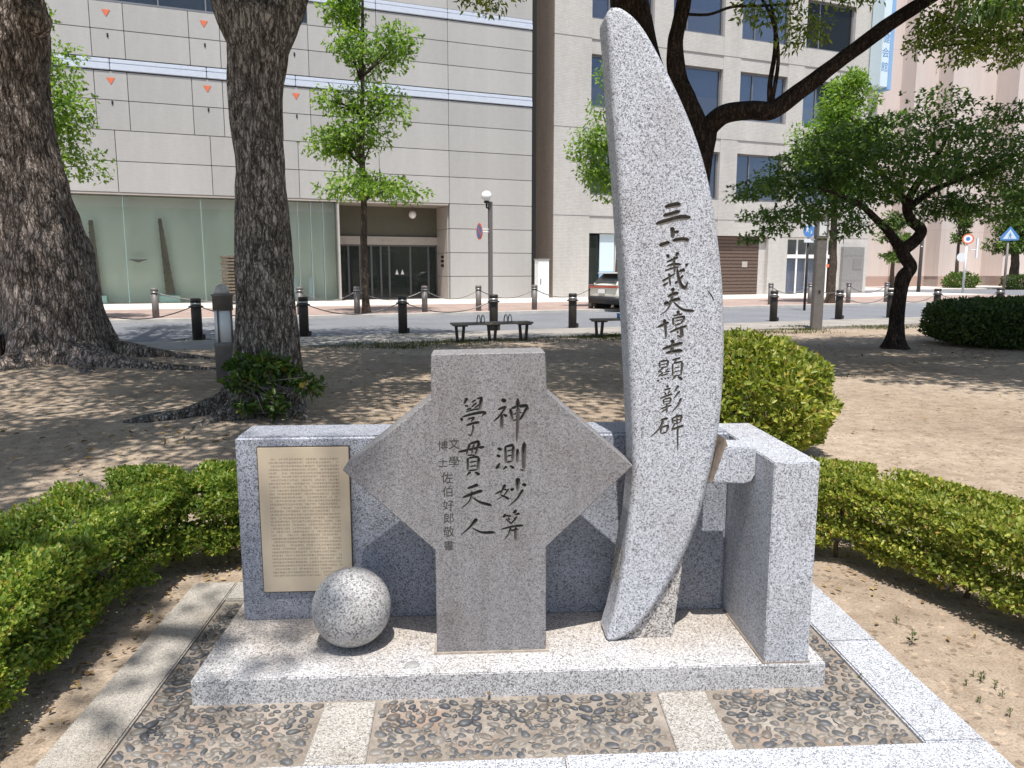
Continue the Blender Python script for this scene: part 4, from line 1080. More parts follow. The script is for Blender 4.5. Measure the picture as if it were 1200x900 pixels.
limb('limb', [pxw(800, 380, YC_), pxw(790, 260, YC_ + .2), pxw(772, 140, YC_ + .4), pxw(748, 45, YC_ + .5), pxw(738, 0, YC_ + .5), pxw(726, -70, YC_ + .5)], [.3, .3, .29, .29, .3, .26], 'bark_dark', C_, 40, 24, .12, 5.3)
clC = canopy_clumps(trng, (2.7, 11.2, 9.2), (5.4, 5.4, 2.7), 140, 0.95, 320, z_min=6)
lm = MB(); limbs(lm, pxw(800, -85, YC_), [c[0] for c in clC[::5]], .12, tr2, 8); o = lm.build('limbs', 'bark_dark', C_, False); o['kind'] = 'stuff'
crown('crown', trng, clC, 0.14, 'leaf_camphor', C_, 'oval', keep=lambda P: ~in_view(P, 2))
sprays = [(pxw(898, 6, 12.3), (.55, .4, .22), 190), (pxw(930, 22, 12.3), (.45, .4, .2), 150), (pxw(948, 38, 12.2), (.35, .3, .2), 110), (pxw(925, 50, 12.2), (.25, .25, .16), 70), (pxw(956, 30, 12.3), (.3, .3, .22), 80), (pxw(895, 25, 12.3), (.2, .2, .15), 40), (pxw(880, 20, 12.4), (.12, .2, .12), 26), (pxw(866, 22, 12.4), (.08, .1, .08), 14), (pxw(970, -8, 12.3), (.9, .4, .2), 200), (pxw(1010, -2, 12.3), (.4, .4, .14), 70)]
crown('hanging_sprays', trng, sprays, 0.10, 'leaf_sunlit', C_, 'slim', flat=.4, asp=.36, droop=.6)
sprays = [(pxw(555, 3, 12.6), (.28, .3, .13), 70), (pxw(577, 8, 12.6), (.22, .3, .14), 60), (pxw(580, -12, 12.6), (.7, .4, .18), 150)]
crown('hanging_sprays', trng, sprays, 0.10, 'leaf_sunlit', C_, 'slim', flat=.4, asp=.36, droop=.6)
limb('branch', [pxw(726, -70, 13.4), pxw(660, -60, 13), pxw(600, -14, 12.6), pxw(575, 2, 12.6)], [.08, .05, .02, .008], 'bark_dark', C_, 16, 7, .1, 2.7)

# tree D: stands beyond the right edge, its low boughs hang into the view
D_ = thing('camphor_tree', "leafy tree whose fine green boughs hang into the top right corner", 'tree', (14.2, 11.6, 0))
limb('trunk', [(14.2, 11.6, -.1), (14.1, 11.6, 2), (13.7, 11.5, 4.5), (13.3, 11.4, 6.4)], [.55, .42, .4, .3], 'bark_big', D_, 30, 24, .12, 3.0)
sp = []
for px, py, rx, rz_, n in ((1085, 52, .22, .2, 120), (1100, 38, .35, .22, 220), (1125, 45, .4, .22, 260), (1150, 40, .4, .22, 260), (1175, 38, .4, .24, 260), (1200, 40, .4, .3, 260), (1140, 62, .26, .14, 130), (1120, 72, .2, .08, 60), (1165, 58, .35, .1, 120), (1195, 65, .3, .16, 130), (1180, 72, .2, .08, 60), (1090, 30, .25, .15, 120), (1110, 18, .4, .2, 180), (1150, 15, .5, .25, 260), (1190, 10, .5, .25, 260), (1140, -15, .7, .3, 300), (1205, -20, .8, .3, 300), (1075, 48, .12, .16, 50), (1250, 40, .6, .4, 300), (1250, 0, .7, .5, 300)):
    sp.append((pxw(px, py, 11.4), (rx, .45, rz_), int(n * 1.35)))
crown('hanging_sprays', trng, sp, 0.075, 'leaf_sunlit', D_, 'slim', flat=.5, asp=.5, droop=.3)
limb('branch', [(13.3, 11.4, 6.0), pxw(1260, 20, 11.4), pxw(1185, 46, 11.4), pxw(1140, 50, 11.4), pxw(1105, 54, 11.4)], [.12, .05, .026, .018, .008], 'bark_dark', D_, 20, 7, .1, 2.7)
hang = [(pxw(1140, 4, 9.0), (.14, .2, .09), 30), (pxw(1165, 6, 9.0), (.2, .2, .1), 50), (pxw(1190, 4, 9.0), (.22, .2, .08), 50)]
crown('hanging_sprays', trng, hang, 0.16, 'leaf_maple', D_, 'slim', flat=.25, asp=.26, droop=1.2)
clD = canopy_clumps(trng, (10.7, 10.6, 8.5), (6.0, 5.0, 2.2), 190, 0.95, 320, z_min=5.6)
lm = MB(); limbs(lm, (13.3, 11.4, 6.2), [c[0] for c in clD[::6]], .15, tr2, 8); o = lm.build('limbs', 'bark_big', D_, False); o['kind'] = 'stuff'
crown('crown', trng, clD, 0.14, 'leaf_camphor', D_, 'oval', keep=lambda P: ~in_view(P, 2))

# tree E: unseen, added left of the view to shade the monument's left end
E_ = thing('camphor_tree', "unseen shade tree added left of the view to dapple the hedge", 'tree', (-6.0, 0.8, 0))
limb('trunk', [(-6.0, .8, -.1), (-5.9, .9, 2.0), (-5.3, 1.0, 4.2), (-4.6, 1.1, 5.4)], [.5, .38, .34, .24], 'bark_big', E_, 30, 24, .12, 3.0)
limb('limb', [(-5.4, 1.0, 4.0), (-4.6, 1.6, 5.6), (-4.0, 2.6, 6.6), (-3.6, 3.6, 7.4)], [.18, .13, .07, .03], 'bark_big', E_, 16, 10, .12, 3.0)
clE = canopy_clumps(trng, (-4.6, 3.8, 7.2), (4.0, 2.3, 1.5), 50, 0.75, 300, z_min=4.8)
clE += [((-.98, -1.3, 12.4), (.36, .28, .4), 70), ((-1.06, -.48, 9.5), (.26, .22, .12), 36), ((-1.55, -.1, 9.4), (.45, .4, .25), 90), ((-2.1, .3, 9.5), (.4, .4, .3), 40), ((-1.5, -.68, 9.5), (.4, .25, .2), 55), ((-2.4, -.8, 9.5), (.4, .4, .3), 40), ((-1.7, .8, 9.7), (.6, .4, .3), 70)]  # extra clumps placed only for the shade they throw on wall, kerb and hedge
limb('limb', [(-4.7, 1.05, 5.2), (-4.0, .6, 7.4), (-2.8, .2, 8.9), (-1.4, -.3, 9.5)], [.2, .14, .08, .025], 'bark_big', E_, 16, 10, .12, 3.0)
limb('limb', [(-4.0, .6, 7.4), (-3.2, -.3, 10), (-2.0, -1.0, 11.8), (-.7, -1.4, 12.4)], [.14, .1, .06, .02], 'bark_big', E_, 16, 10, .12, 3.0)
crown('crown', trng, clE, 0.12, 'leaf_camphor', E_, 'oval')

# maple: low crooked tree at the right
YM = 14.8
Mp = thing('crooked_tree', "small crooked tree with a broad dark crown standing on the bare soil at right", 'tree', pxw(1048, 412, YM)[:2] + (0,))
p, r = smooth_path([pxw(1047, 420, YM), pxw(1048, 404, YM), pxw(1051, 375, YM), pxw(1055, 345, YM), pxw(1059, 325, YM), pxw(1067, 313, YM), pxw(1060, 300, YM), pxw(1057, 290, YM)], [.22, .17, .14, .128, .135, .115, .112, .128], 50)
MB().tube(p, r, 24, True, wood_mod(1.3, .16, 1.5, .9, 0, .16, 5)).build('trunk', 'bark_dark', Mp, False)
limb('limb', [pxw(1057, 292, YM), pxw(1050, 284, YM), pxw(1042, 272, YM - .2), pxw(1030, 260, YM - .4), pxw(1005, 238, YM - .6), pxw(960, 220, YM - .8)], [.13, .1, .085, .075, .05, .02], 'bark_dark', Mp, 24, 12, .12, 2)
limb('limb', [pxw(1058, 292, YM), pxw(1070, 284, YM), pxw(1078, 275, YM), pxw(1079, 268, YM), pxw(1068, 258, YM), pxw(1063, 240, YM), pxw(1075, 215, YM), pxw(1095, 190, YM), pxw(1110, 160, YM)], [.12, .11, .105, .1, .09, .085, .07, .05, .02], 'bark_dark', Mp, 40, 14, .12, 2)
limb('limb', [pxw(1064, 244, YM), pxw(1095, 222, YM + .3), pxw(1140, 205, YM + .5), pxw(1190, 190, YM + .5)], [.08, .06, .04, .02], 'bark_dark', Mp, 20, 10, .12, 4)
limb('limb', [pxw(1063, 240, YM), pxw(1040, 210, YM + .3), pxw(1000, 185, YM + .5), pxw(960, 175, YM + .5)], [.07, .05, .035, .02], 'bark_dark', Mp, 20, 10, .12, 6)
mc = []
for px, py, rx, rz_, n in ((868, 228, 16, 7, 60), (890, 222, 30, 11, 200), (905, 205, 26, 11, 160), (893, 250, 30, 9, 140), (882, 282, 14, 6, 60), (905, 268, 24, 9, 130), (930, 252, 38, 14, 330), (925, 220, 42, 18, 420), (940, 192, 36, 14, 300), (965, 170, 32, 13, 240), (970, 210, 42, 22, 520), (975, 245, 38, 16, 420), (1000, 262, 24, 12, 180), (1000, 190, 42, 24, 560), (1000, 152, 32, 11, 200), (1035, 140, 32, 10, 180), (1030, 175, 40, 24, 520), (1020, 225, 40, 24, 560), (1050, 215, 40, 26, 560), (1070, 165, 40, 20, 420), (1075, 135, 34, 10, 170), (1085, 195, 42, 26, 600), (1105, 240, 36, 20, 420), (1100, 112, 34, 8, 120), (1125, 122, 24, 7, 90), (1115, 150, 38, 16, 330), (1125, 195, 42, 26, 600), (1135, 240, 34, 18, 330), (1150, 160, 38, 20, 400), (1165, 205, 42, 26, 560), (1170, 250, 34, 12, 200), (1180, 135, 34, 14, 240), (1190, 175, 36, 24, 420), (1200, 225, 36, 22, 360), (1220, 180, 40, 40, 600), (985, 275, 14, 7, 50), (1060, 255, 26, 9, 60)):
    k_ = YM / F * 1.03
    for q in range(2):
        mc.append((np.array(pxw(px + tr2.uniform(-6, 6), py + tr2.uniform(-4, 4), YM + tr2.uniform(-1.5, 1.5))), (rx * k_, .7, rz_ * k_ * .8), int(n * .72)))
crown('crown', trng, mc, 0.105, 'leaf_maple', Mp, 'star', flat=.75, asp=.42, droop=.15)

# street trees across the road
def street_tree(label, s, t, tiers, seed, rad=.14, hgt=9.5, leaf=.17, mat='leaf_street', group='young street trees on the brown pavement', name='street_tree', n_mul=1.0, bk='bark_young'):
    rng = np.random.default_rng(seed); r2 = random.Random(seed)
    b = st(s, t)
    root = thing(name, label, 'tree', (b.x, b.y, .07 if name == 'street_tree' else 0), 0, group)
    pts_ = [(b.x + r2.uniform(-.05, .05) * i, b.y + r2.uniform(-.05, .05) * i, z) for i, z in enumerate(np.linspace(0, hgt, 7))]
    p, r = smooth_path(pts_, list(np.linspace(rad, rad * .22, 7)), 40)
    MB().tube(p, r, 14, True, wood_mod(seed, .12, 1.5, .4, 0, .2, 4)).build('trunk', bk, root, False)
    cl = []; bb = MB()
    for z, rx, rz_, off, n in tiers:
        for q in range(7):
            a = r2.uniform(0, 6.28); d = rx * r2.uniform(.2, .72)
            c = np.array([b.x + off + math.cos(a) * d, b.y + math.sin(a) * d * .8, z + r2.uniform(-.5, .5) * rz_])
            cl.append((c, (rx * .46, rx * .42, rz_ * .62), int(n * .25 * n_mul)))
            bb.tube([(b.x, b.y, z - rz_ * .9), (b.x + (c[0] - b.x) * .5, b.y + (c[1] - b.y) * .5, z - rz_ * .3), tuple(c)], [rad * .28, rad * .18, .012], 5)
    o = bb.build('branches', bk, root, False); o['kind'] = 'stuff'
    crown('crown', rng, cl, leaf, mat, root, 'star', flat=.6, asp=.4, droop=.25)
    return root
T1 = [(4.5, 2.3, .6, .1, 900), (6.0, 1.95, .95, -.2, 1100), (7.1, 1.4, .8, .8, 500), (7.3, 1.1, .5, -.9, 260), (8.9, 1.75, 1.0, .25, 1100), (10.1, 1.1, .7, -.6, 500), (11.2, 1.3, .8, -.2, 560), (12.4, 1.0, .7, 0, 320)]
street_tree("young tiered tree in front of the grey building entrance", 5.68, 27.3, T1, 41, .145, 12)
T2 = [(4.9, 2.2, .9, 1.5, 1000), (6.2, 2.2, 1.1, 1.5, 1200), (7.7, 1.9, 1.1, 1.3, 1000), (9.2, 1.5, .9, 1.0, 700)]
street_tree("street tree half hidden behind the broad left trunk", -5.45, 27.4, T2, 42, .17, 10)
T3 = [(5.2, 2.0, .9, -.2, 1100), (6.6, 2.0, 1.0, -.3, 1200), (8.2, 1.7, 1.1, -.1, 1000), (9.6, 1.3, .9, 0, 600)]
street_tree("street tree peeping out left of the crescent stele", 16.1, 27.5, T3, 43, .16, 10)
T4 = [(5.4, 1.6, .6, .1, 500), (6.5, 2.0, .9, -.3, 1100), (7.6, 2.3, 1.1, 0, 1700), (8.8, 1.9, 1.1, .3, 1500), (9.8, 1.2, .7, .3, 700)]
street_tree("bright green street tree above and behind the crooked tree", 27.3, 27.45, T4, 44, .2, 9.5)
far = dict(mat='leaf_far', group='trees along the pink building', leaf=.3)
street_tree("slim young tree left of the round bush by the pink wall", 55.0, 48.5, [(2.6, 1.6, .5, 0, 260), (4.2, 1.9, .7, .1, 300), (5.6, 1.4, .9, 0, 300)], 45, .2, 6, **far)
street_tree("slim young tree rising out of the round bush by the pink wall", 60.8, 47.0, [(4.4, 1.0, .7, 0, 160), (5.8, 1.2, .8, .2, 260), (7.0, 1.0, .6, .2, 200)], 46, .18, 7, **far)
street_tree("wide leafy tree behind the red round sign by the pink building", 63.4, 43.8, [(3.6, 2.6, .9, -.6, 800), (5.0, 3.0, 1.0, 0, 1100), (6.4, 2.6, 1.0, .3, 900), (7.6, 2.0, .8, .3, 600)], 47, .42, 7, **far)
street_tree("bright leafy tree behind the blue crossing sign", 67.0, 43.0, [(3.4, 2.0, .8, .4, 700), (4.8, 2.4, .9, .6, 900), (6.0, 2.0, .9, .4, 700)], 48, .3, 7, 
            mat='leaf_street', group='trees along the pink building', leaf=.3)
q = st(60.6, 46.4); round_shrub('round_bush', "round green bush at the foot of the slim tree by the pink wall", (q.x, q.y), 1.35, .6, .75, .22, 1500, 'leaf_far', 51)
q = st(66.8, 42.6); round_shrub('round_bush', "dark round bush beside the pole of the blue crossing sign", (q.x, q.y), .8, .55, .7, .18, 900, 'hedge_dark', 52)
q = st(65.6, 43.2); round_shrub('tall_bush', "tall dark narrow bush left of the blue crossing sign", (q.x, q.y), .9, 1.3, 1.5, .2, 1400, 'hedge_dark', 53)
b = st(63.2, 42.6, .0); box_hedge('clipped_hedge', "low clipped hedge under the wide tree by the pink building", -2.6, 2.6, -.6, .6, 1.15, .16, 3500, 'hedge_dark', 54, STREET, (b.x, b.y, 0))

# ================================================================== BUILDINGS (street frame: s along the street, t away from it)
def tile_mat(name, c1, c2, mort, bw, rh, msize=0.006, rough=0.6, var=0.12):
    k = M(name, rough, 0.3)
    sp = k.n.new("ShaderNodeSeparateXYZ"); k.l.new(k.co, sp.inputs[0])
    cb = k.n.new("ShaderNodeCombineXYZ"); k.l.new(k.math('ADD', sp.outputs[0], sp.outputs[1]), cb.inputs[0]); k.l.new(sp.outputs[2], cb.inputs[1])
    t = k.n.new("ShaderNodeTexBrick")
    for n_, c in (("Color1", c1), ("Color2", c2), ("Mortar", mort)): t.inputs[n_].default_value = (*c, 1)
    t.inputs["Scale"].default_value = 1; t.inputs["Brick Width"].default_value = bw; t.inputs["Row Height"].default_value = rh
    t.inputs["Mortar Size"].default_value = msize; t.inputs["Bias"].default_value = 0.0
    k.l.new(cb.outputs[0], t.inputs["Vector"])
    v = k.vec((1.2, 1.2, .25))
    c = k.mix(1.0, t.outputs[0], k.ramp(k.noise(.55, 6, .7, v), [(0.3, (1 - var,) * 3), (0.7, (1.05,) * 3)]), 'MULTIPLY')
    oi = k.n.new('ShaderNodeObjectInfo')
    c = k.mix(1.0, c, k.ramp(oi.outputs['Random'], [(0, (.93, .93, .93)), (1, (1.05, 1.05, 1.05))]), 'MULTIPLY')
    k.color(c)
    return k.m
MAT['panel'] = tile_mat("panel_tiles", (0.42, 0.412, 0.396), (0.44, 0.432, 0.414), (0.365, 0.357, 0.345), 0.15, 0.06, 0.004)
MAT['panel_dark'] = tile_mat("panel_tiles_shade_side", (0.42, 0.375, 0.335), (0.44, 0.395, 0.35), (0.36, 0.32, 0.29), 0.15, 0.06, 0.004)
MAT['backing'] = plain("joint_backing", (0.22, 0.215, 0.21), 0.9, 0.1)
MAT['alu'] = plain("white_aluminium_band", (0.62, 0.66, 0.74), 0.35, 0.5, 0.2, var=0.1)
MAT['alu_dark'] = plain("dark_metal_frame", (0.12, 0.12, 0.13), 0.45, 0.5, 0.3, var=0.1)
MAT['beam'] = plain("entrance_beam", (0.43, 0.39, 0.345), 0.7, 0.3, var=0.15)
MAT['red'] = plain("red_orange_paint", (0.70, 0.17, 0.08), 0.5, 0.3, var=0.05)
MAT['black_hole'] = plain("black_fitting", (0.02, 0.02, 0.02), 0.6, 0.3)
MAT['brick'] = tile_mat("white_brick_tiles", (0.515, 0.498, 0.47), (0.575, 0.556, 0.528), (0.38, 0.365, 0.345), 0.22, 0.078, 0.007, 0.65, 0.16)
MAT['win_frame'] = plain("grey_window_frame", (0.2, 0.2, 0.22), 0.45, 0.5, 0.3, var=0.1)
MAT['white_frame'] = plain("white_door_frame", (0.78, 0.78, 0.78), 0.4, 0.4, var=0.05)
MAT['shutter'] = plain("brown_shutter", (0.145, 0.1, 0.078), 0.55, 0.4, 0.1, var=0.15)
MAT['blind'] = plain("window_blind", (0.6, 0.56, 0.6), 0.8, 0.2, var=0.08)
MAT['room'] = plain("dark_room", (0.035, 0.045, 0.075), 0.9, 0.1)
MAT['screen'] = plain("pale_green_screen", (0.72, 0.75, 0.68), 0.9, 0.1, var=0.06, scale=.4)
MAT['olive'] = plain('shaded_olive', (0.105, 0.1, 0.075), 0.5, 0.4, var=0.1)  # shade of the entrance recess put into the transom's dark olive
MAT['side_tile'] = tile_mat('brown_side_tiles', (0.25, 0.205, 0.17), (0.28, 0.23, 0.195), (0.2, 0.165, 0.14), 0.3, 0.1, 0.006, 0.7, 0.2)
MAT['sky_tone'] = plain('blue_grey_sky_tone', (0.42, 0.48, 0.6), 0.7, 0.3, var=0.1)  # painted tone of the sky reflected in the upper windows
MAT['teal'] = plain("pale_teal_block", (0.5, 0.72, 0.72), 0.6, 0.3, var=0.05)
MAT['wood_old'] = plain("grey_driftwood", (0.2, 0.165, 0.125), 0.85, 0.2, var=0.5, scale=12)
MAT['pink'] = tile_mat("pink_wall", (0.60, 0.52, 0.485), (0.61, 0.53, 0.495), (0.5, 0.43, 0.4), 3.0, 5.2, 0.02, 0.8, 0.08)
MAT['pink_base'] = plain("pink_wall_base", (0.42, 0.3, 0.26), 0.8, 0.2)
MAT['steel_door'] = plain("steel_panel", (0.33, 0.32, 0.32), 0.4, 0.5, 0.5, var=0.2)
MAT['sign_blue'] = plain("sign_blue", (0.09, 0.24, 0.54), 0.4, 0.4, var=0.05)
MAT['sign_sky'] = plain('sign_sky_blue', (0.24, 0.42, 0.68), 0.5, 0.4, var=0.1)
MAT['sign_pale'] = plain("sign_pale_blue", (0.6, 0.72, 0.78), 0.4, 0.4, var=0.05)
MAT['white'] = plain("white_enamel", (0.8, 0.8, 0.8), 0.4, 0.4, var=0.05)
MAT['glass_green'] = glassy("green_display_glass", (0.95, 0.985, 0.96), 0.05, 0.01, 0.2)
MAT['glass_dark'] = glassy("dark_door_glass", (0.42, 0.5, 0.47), 0.25, 0.02, 0.2)
MAT['glass_win'] = glassy("window_glass", (0.80, 0.86, 0.95), 0.06, 0.02, 0.3)
PANEL_CACHE = {}
def panel(name, w, h, d, mat, parent, loc, bev=0.012):
    key = (round(w, 3), round(h, 3), round(d, 3), mat)
    if key not in PANEL_CACHE:
        me = MB().box(0, w, 0, d, 0, h, bev).mesh(name); me.materials.append(MAT[mat]); PANEL_CACHE[key] = me
    return add(name, PANEL_CACHE[key], parent, loc)
TB = 38.5                                                        # the building line
def street_thing(name, label, cat, s, t, z=0.0, group=None):
    return thing(name, label, cat, st(s, t, z), STREET, group)

# ---- left: grey panelled building. local origin at s=0 on the facade line
GB = street_thing('panelled_building', "large grey building of square panels with a glazed ground floor and red triangles", 'building', 0, TB)
MB().box(-22, 17.08, .25, 14, 4.95, 22).build('wall', 'backing', GB)
MB().box(12.42, 17.08, .25, 14, 0, 4.95).build('lower_wall', 'backing', GB)
MB().box(-22, 12.42, 6.5, 14, 0, 4.95).build('rear_wall', 'backing', GB)
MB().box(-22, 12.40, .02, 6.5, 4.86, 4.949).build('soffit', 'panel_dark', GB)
GAP = 0.022
rows_low = [4.95, 6.28, 7.58, 8.83, 10.03]
rows_mid = [10.56, 11.72, 12.84, 13.86]
rows_hi = [14.36, 15.6, 16.9, 18.2, 19.4]
lowj = [-2.72 + 3.86 * i for i in range(-5, 5)] ; lowj[-1] = 12.46
def put(s0, s1, z0, z1): panel('panel', s1 - s0 - GAP, z1 - z0 - GAP, .25, 'panel', GB, (s0 + GAP / 2, 0, z0 + GAP / 2))
js = [s for s in lowj if s < 12] + [12.46, 17.08]
js[4:9] = [-6.58, -2.75, 1.1, 4.98, 8.86] if False else js[4:9]
for a, b in zip(js[:-1], js[1:]):
    for z0, z1 in zip(rows_low[:2], rows_low[1:3]): put(a, b, z0, z1)
mids = [s for s in lowj if s < 5.6]
uj = []
for m in mids: uj += [m - .64, m + .64]
uj += [8.86, 12.46, 17.08]
for rows in (rows_low[2:], rows_mid, rows_hi):
    for z0, z1 in zip(rows[:-1], rows[1:]):
        for a, b in zip(uj[:-1], uj[1:]):
            if z0 > 12.8 and z0 < 13.8 and a < 5.4: continue
            put(a, b, z0, z1)
for z0, z1 in ((0.06, 1.25), (1.25, 2.47), (2.47, 3.69), (3.69, 4.95)): put(12.46, 17.08, z0, z1)
for a, b in zip(js[:-1], js[1:]):                                 # bright metal bands
    for z in (10.04, 13.87):
        if z > 13 and a < 4.9: continue
        MB().box(a + .012, b - .012, -.05, .2, z + .03, z + .3, .02).box(a + .012, b - .012, -.02, .2, z + .32, z + .49, .02).build('metal_band', 'alu', GB)
wf = MB().box(-20, 5.62, .1, .3, 12.87, 12.95).box(-20, 5.62, .1, .3, 14.3, 14.36)
for i in range(14): wf.box(-20 + i * 1.93, -19.94 + i * 1.93, .1, .3, 12.95, 14.3)
w_ = wf.build('window_strip', 'win_frame', GB)
MB().box(-20, 5.6, .17, .19, 12.95, 14.3).build('pane', 'glass_win', w_)
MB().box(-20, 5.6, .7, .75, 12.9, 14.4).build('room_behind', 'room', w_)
for m in mids[1:]:                                                # red inverted triangles
    for z in (9.62, 13.43 - .15 if False else 12.38):
        if abs(m - 4.98) < .3 or m < 5:
            MB().prism([(m - .16, z + .13), (m + .16, z + .13), (m, z - .15)], -.016, -.003, 'y').build('red_triangle', 'red', GB)
            MB().box(m - .035, m + .035, -.03, 0.01, z - .98, z - .82, .01).build('fitting', 'black_hole', GB)
# glazed ground floor
MB().box(-22, 6.75, .9, 1.0, 0.05, 4.86).build('display_screen', 'screen', GB)
MB().box(-22, 6.75, .86, .89, 4.4, 4.855).build('display_bulkhead', 'white', GB)
MB().box(-22, 6.75, .05, .9, 0.04, 0.09).build('display_floor', 'pave_light', GB)
gj = [-18.6, -15.4, -12.2, -9.0, -5.83, -2.62, .58, 2.7, 4.87, 5.47, 6.05, 6.72]
for a, b in zip(gj[:-1], gj[1:]):
    MB().box(a + .01, b - .01, .05, .065, .10, 4.84).build('glass_pane', 'glass_green', GB)
for x in gj:
    MB().box(x - .008, x + .008, .066, .34, .1, 4.84).build('glass_fin', 'alu' if x > 4 else 'teal', GB)
MB().box(6.74, 6.83, .03, .9, .02, 4.86).build('frame_post', 'beam', GB)
# things shown behind the glass
def mast(label, x0, z0, x1, z1, w0, w1, depth):
    o = street_thing('timber_mast', label, 'display', 0, TB, 0, 'timbers shown behind the glass')
    m = MB(); n = 9
    m.prism([(x0 - w0, z0), (x0 + w0, z0), (x1 + w1, z1), (x1 - w1, z1)], depth, depth + .12)
    m.build('post', 'wood_old', o)
    for i in range(n):
        u = (i + .5) / n; x = x0 + (x1 - x0) * u; w = w0 + (w1 - w0) * u; z = z0 + (z1 - z0) * u
        MB().box(x - w - .03, x + w + .02, depth - .03, depth - .005, z, z + .05).build('batten', 'wood_old', o)
a = at_t(113, 340, TB + .5); b = at_t(106, 258, TB + .5); mast("pale ladder-like timber seen through the glass right of the broad trunk", a.x, .4, b.x, b.z, .22, .08, .5)
a = at_t(200, 345, TB + .5); b = at_t(187, 256, TB + .5); mast("dark tapering timber leaning behind the glass above a teal block", a.x, .5, b.x, b.z, .2, .07, .5)
hb = street_thing('hanging_hull', "small dark hull shape hung behind the glass between two timbers", 'display', 0, TB)
a = at_t(150, 304, TB + .5); b = at_t(174, 304, TB + .5)
MB().prism([(a.x, a.z), (b.x, b.z), (b.x - .2, b.z - .06), ((a.x + b.x) / 2, a.z - .14), (a.x + .2, a.z - .06)], .45, .55).build('hull', 'backing', hb)
for i in range(6):
    x = a.x + .12 + i * (b.x - a.x - .24) / 5; MB().box(x - .01, x + .01, .44, .56, a.z, a.z + .03).build('rib', 'backing', hb)
for lb, x0, x1, y0 in (("teal display block behind the glass beside the broad trunk", 104, 125, 346.5), ("teal display block behind the glass under the dark leaning timber", 187, 211, 346.5)):
    a = at_t(x0, y0, TB + .3); b = at_t(x1, y0, TB + .3)
    o = MB().box(a.x, b.x, .2, .75, .09, a.z, .01).build('display_block', 'teal'); o.rotation_euler = (0, 0, STREET); o.location = st(0, TB); tag(o, lb, 'display', 'teal blocks behind the glass')
for lb, x0, x1, y0 in (("slim white panel behind the glass just right of the mossy trunk", 344, 349, 325), ("second slim white panel behind the glass, nearer the entrance", 361, 368, 325)):
    a = at_t(x0, y0, TB + .5); b = at_t(x1, y0, TB + .5)
    o = MB().box(a.x, b.x, .45, .5, .09, a.z, .01).build('exhibit_board', 'sign_pale'); o.rotation_euler = (0, 0, STREET); o.location = st(0, TB); tag(o, lb, 'display', 'white panels behind the glass')
# entrance recess
en = MB().box(6.83, 12.42, 2.1, 2.25, 3.29, 4.9).build('entrance_transom', 'olive', GB)
MB().box(6.83, 12.42, 1.95, 2.2, 2.9, 3.32, .01).build('entrance_beam', 'beam', GB)
MB().box(6.83, 12.42, 2.3, 6.4, 0.02, 0.07).build('entrance_floor', 'pave_light', GB)
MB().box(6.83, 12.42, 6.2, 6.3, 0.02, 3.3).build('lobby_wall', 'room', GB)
for z0, z1 in ((0.06, 1.25), (1.25, 2.47), (2.47, 3.69), (3.69, 4.86)):
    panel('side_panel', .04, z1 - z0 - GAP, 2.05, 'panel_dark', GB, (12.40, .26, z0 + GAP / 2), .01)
    panel('side_panel', .04, z1 - z0 - GAP, .03, 'panel', GB, (12.40, .22, z0 + GAP / 2), .01)
gx = [6.86, 7.6, 8.2, 8.8, 9.3, 9.75, 10.9, 11.9, 12.38]
for a, b in zip(gx[:-1], gx[1:]):
    f = MB().box(a, a + .05, 2.1, 2.16, .07, 2.9).box(b - .05, b, 2.1, 2.16, .07, 2.9).box(a + .05, b - .05, 2.1, 2.16, 2.82, 2.9).box(a + .05, b - .05, 2.1, 2.16, .07, .15).build('door_leaf' if 9.7 < a < 11 else 'side_light', 'alu_dark', GB)
    MB().box(a + .05, b - .05, 2.12, 2.135, .15, 2.82).build('pane', 'glass_dark', f)
for x in (10.15, 10.45):
    MB().prism([(x - .09, 1.35), (x + .09, 1.35), (x, 1.62)], 2.09, 2.1).build('door_notice', 'white', GB)
MB().box(9.9, 11.5, 5.6, 6.0, .07, 1.0).build('lobby_counter', 'beam', GB)
MB().box(9.9, 11.2, 5.4, 5.5, 2.45, 2.75).build('lobby_sign', 'teal', GB)
for i, (a, b, z) in enumerate(((7.3, 8.2, .9), (8.7, 9.2, .7), (11.4, 11.9, 1.1))): MB().box(a, b, 4.6, 4.8, .07, z).build('lobby_seat', 'beam', GB)
for z in (1.75, 1.98, 2.2): MB().box(12.385, 12.399, .9, 1.4, z, z + .13).build('notice_plate', 'black_hole', GB)
lg = MB().sphere((10.9, 1.5, 4.45), .2, 16, 10).build('ceiling_globe', 'white', GB)
MB().tube([(10.9, 1.5, 4.6), (10.9, 1.5, 4.87)], .02, 6).build('globe_stem', 'alu_dark', lg)
for i in range(8):
    MB().box(9.2 + i * .17, 9.3 + i * .17, 1.938, 1.949, 3.05, 3.05 + (.13 if i % 3 else .1)).build('raised_letter', 'panel_dark', GB)

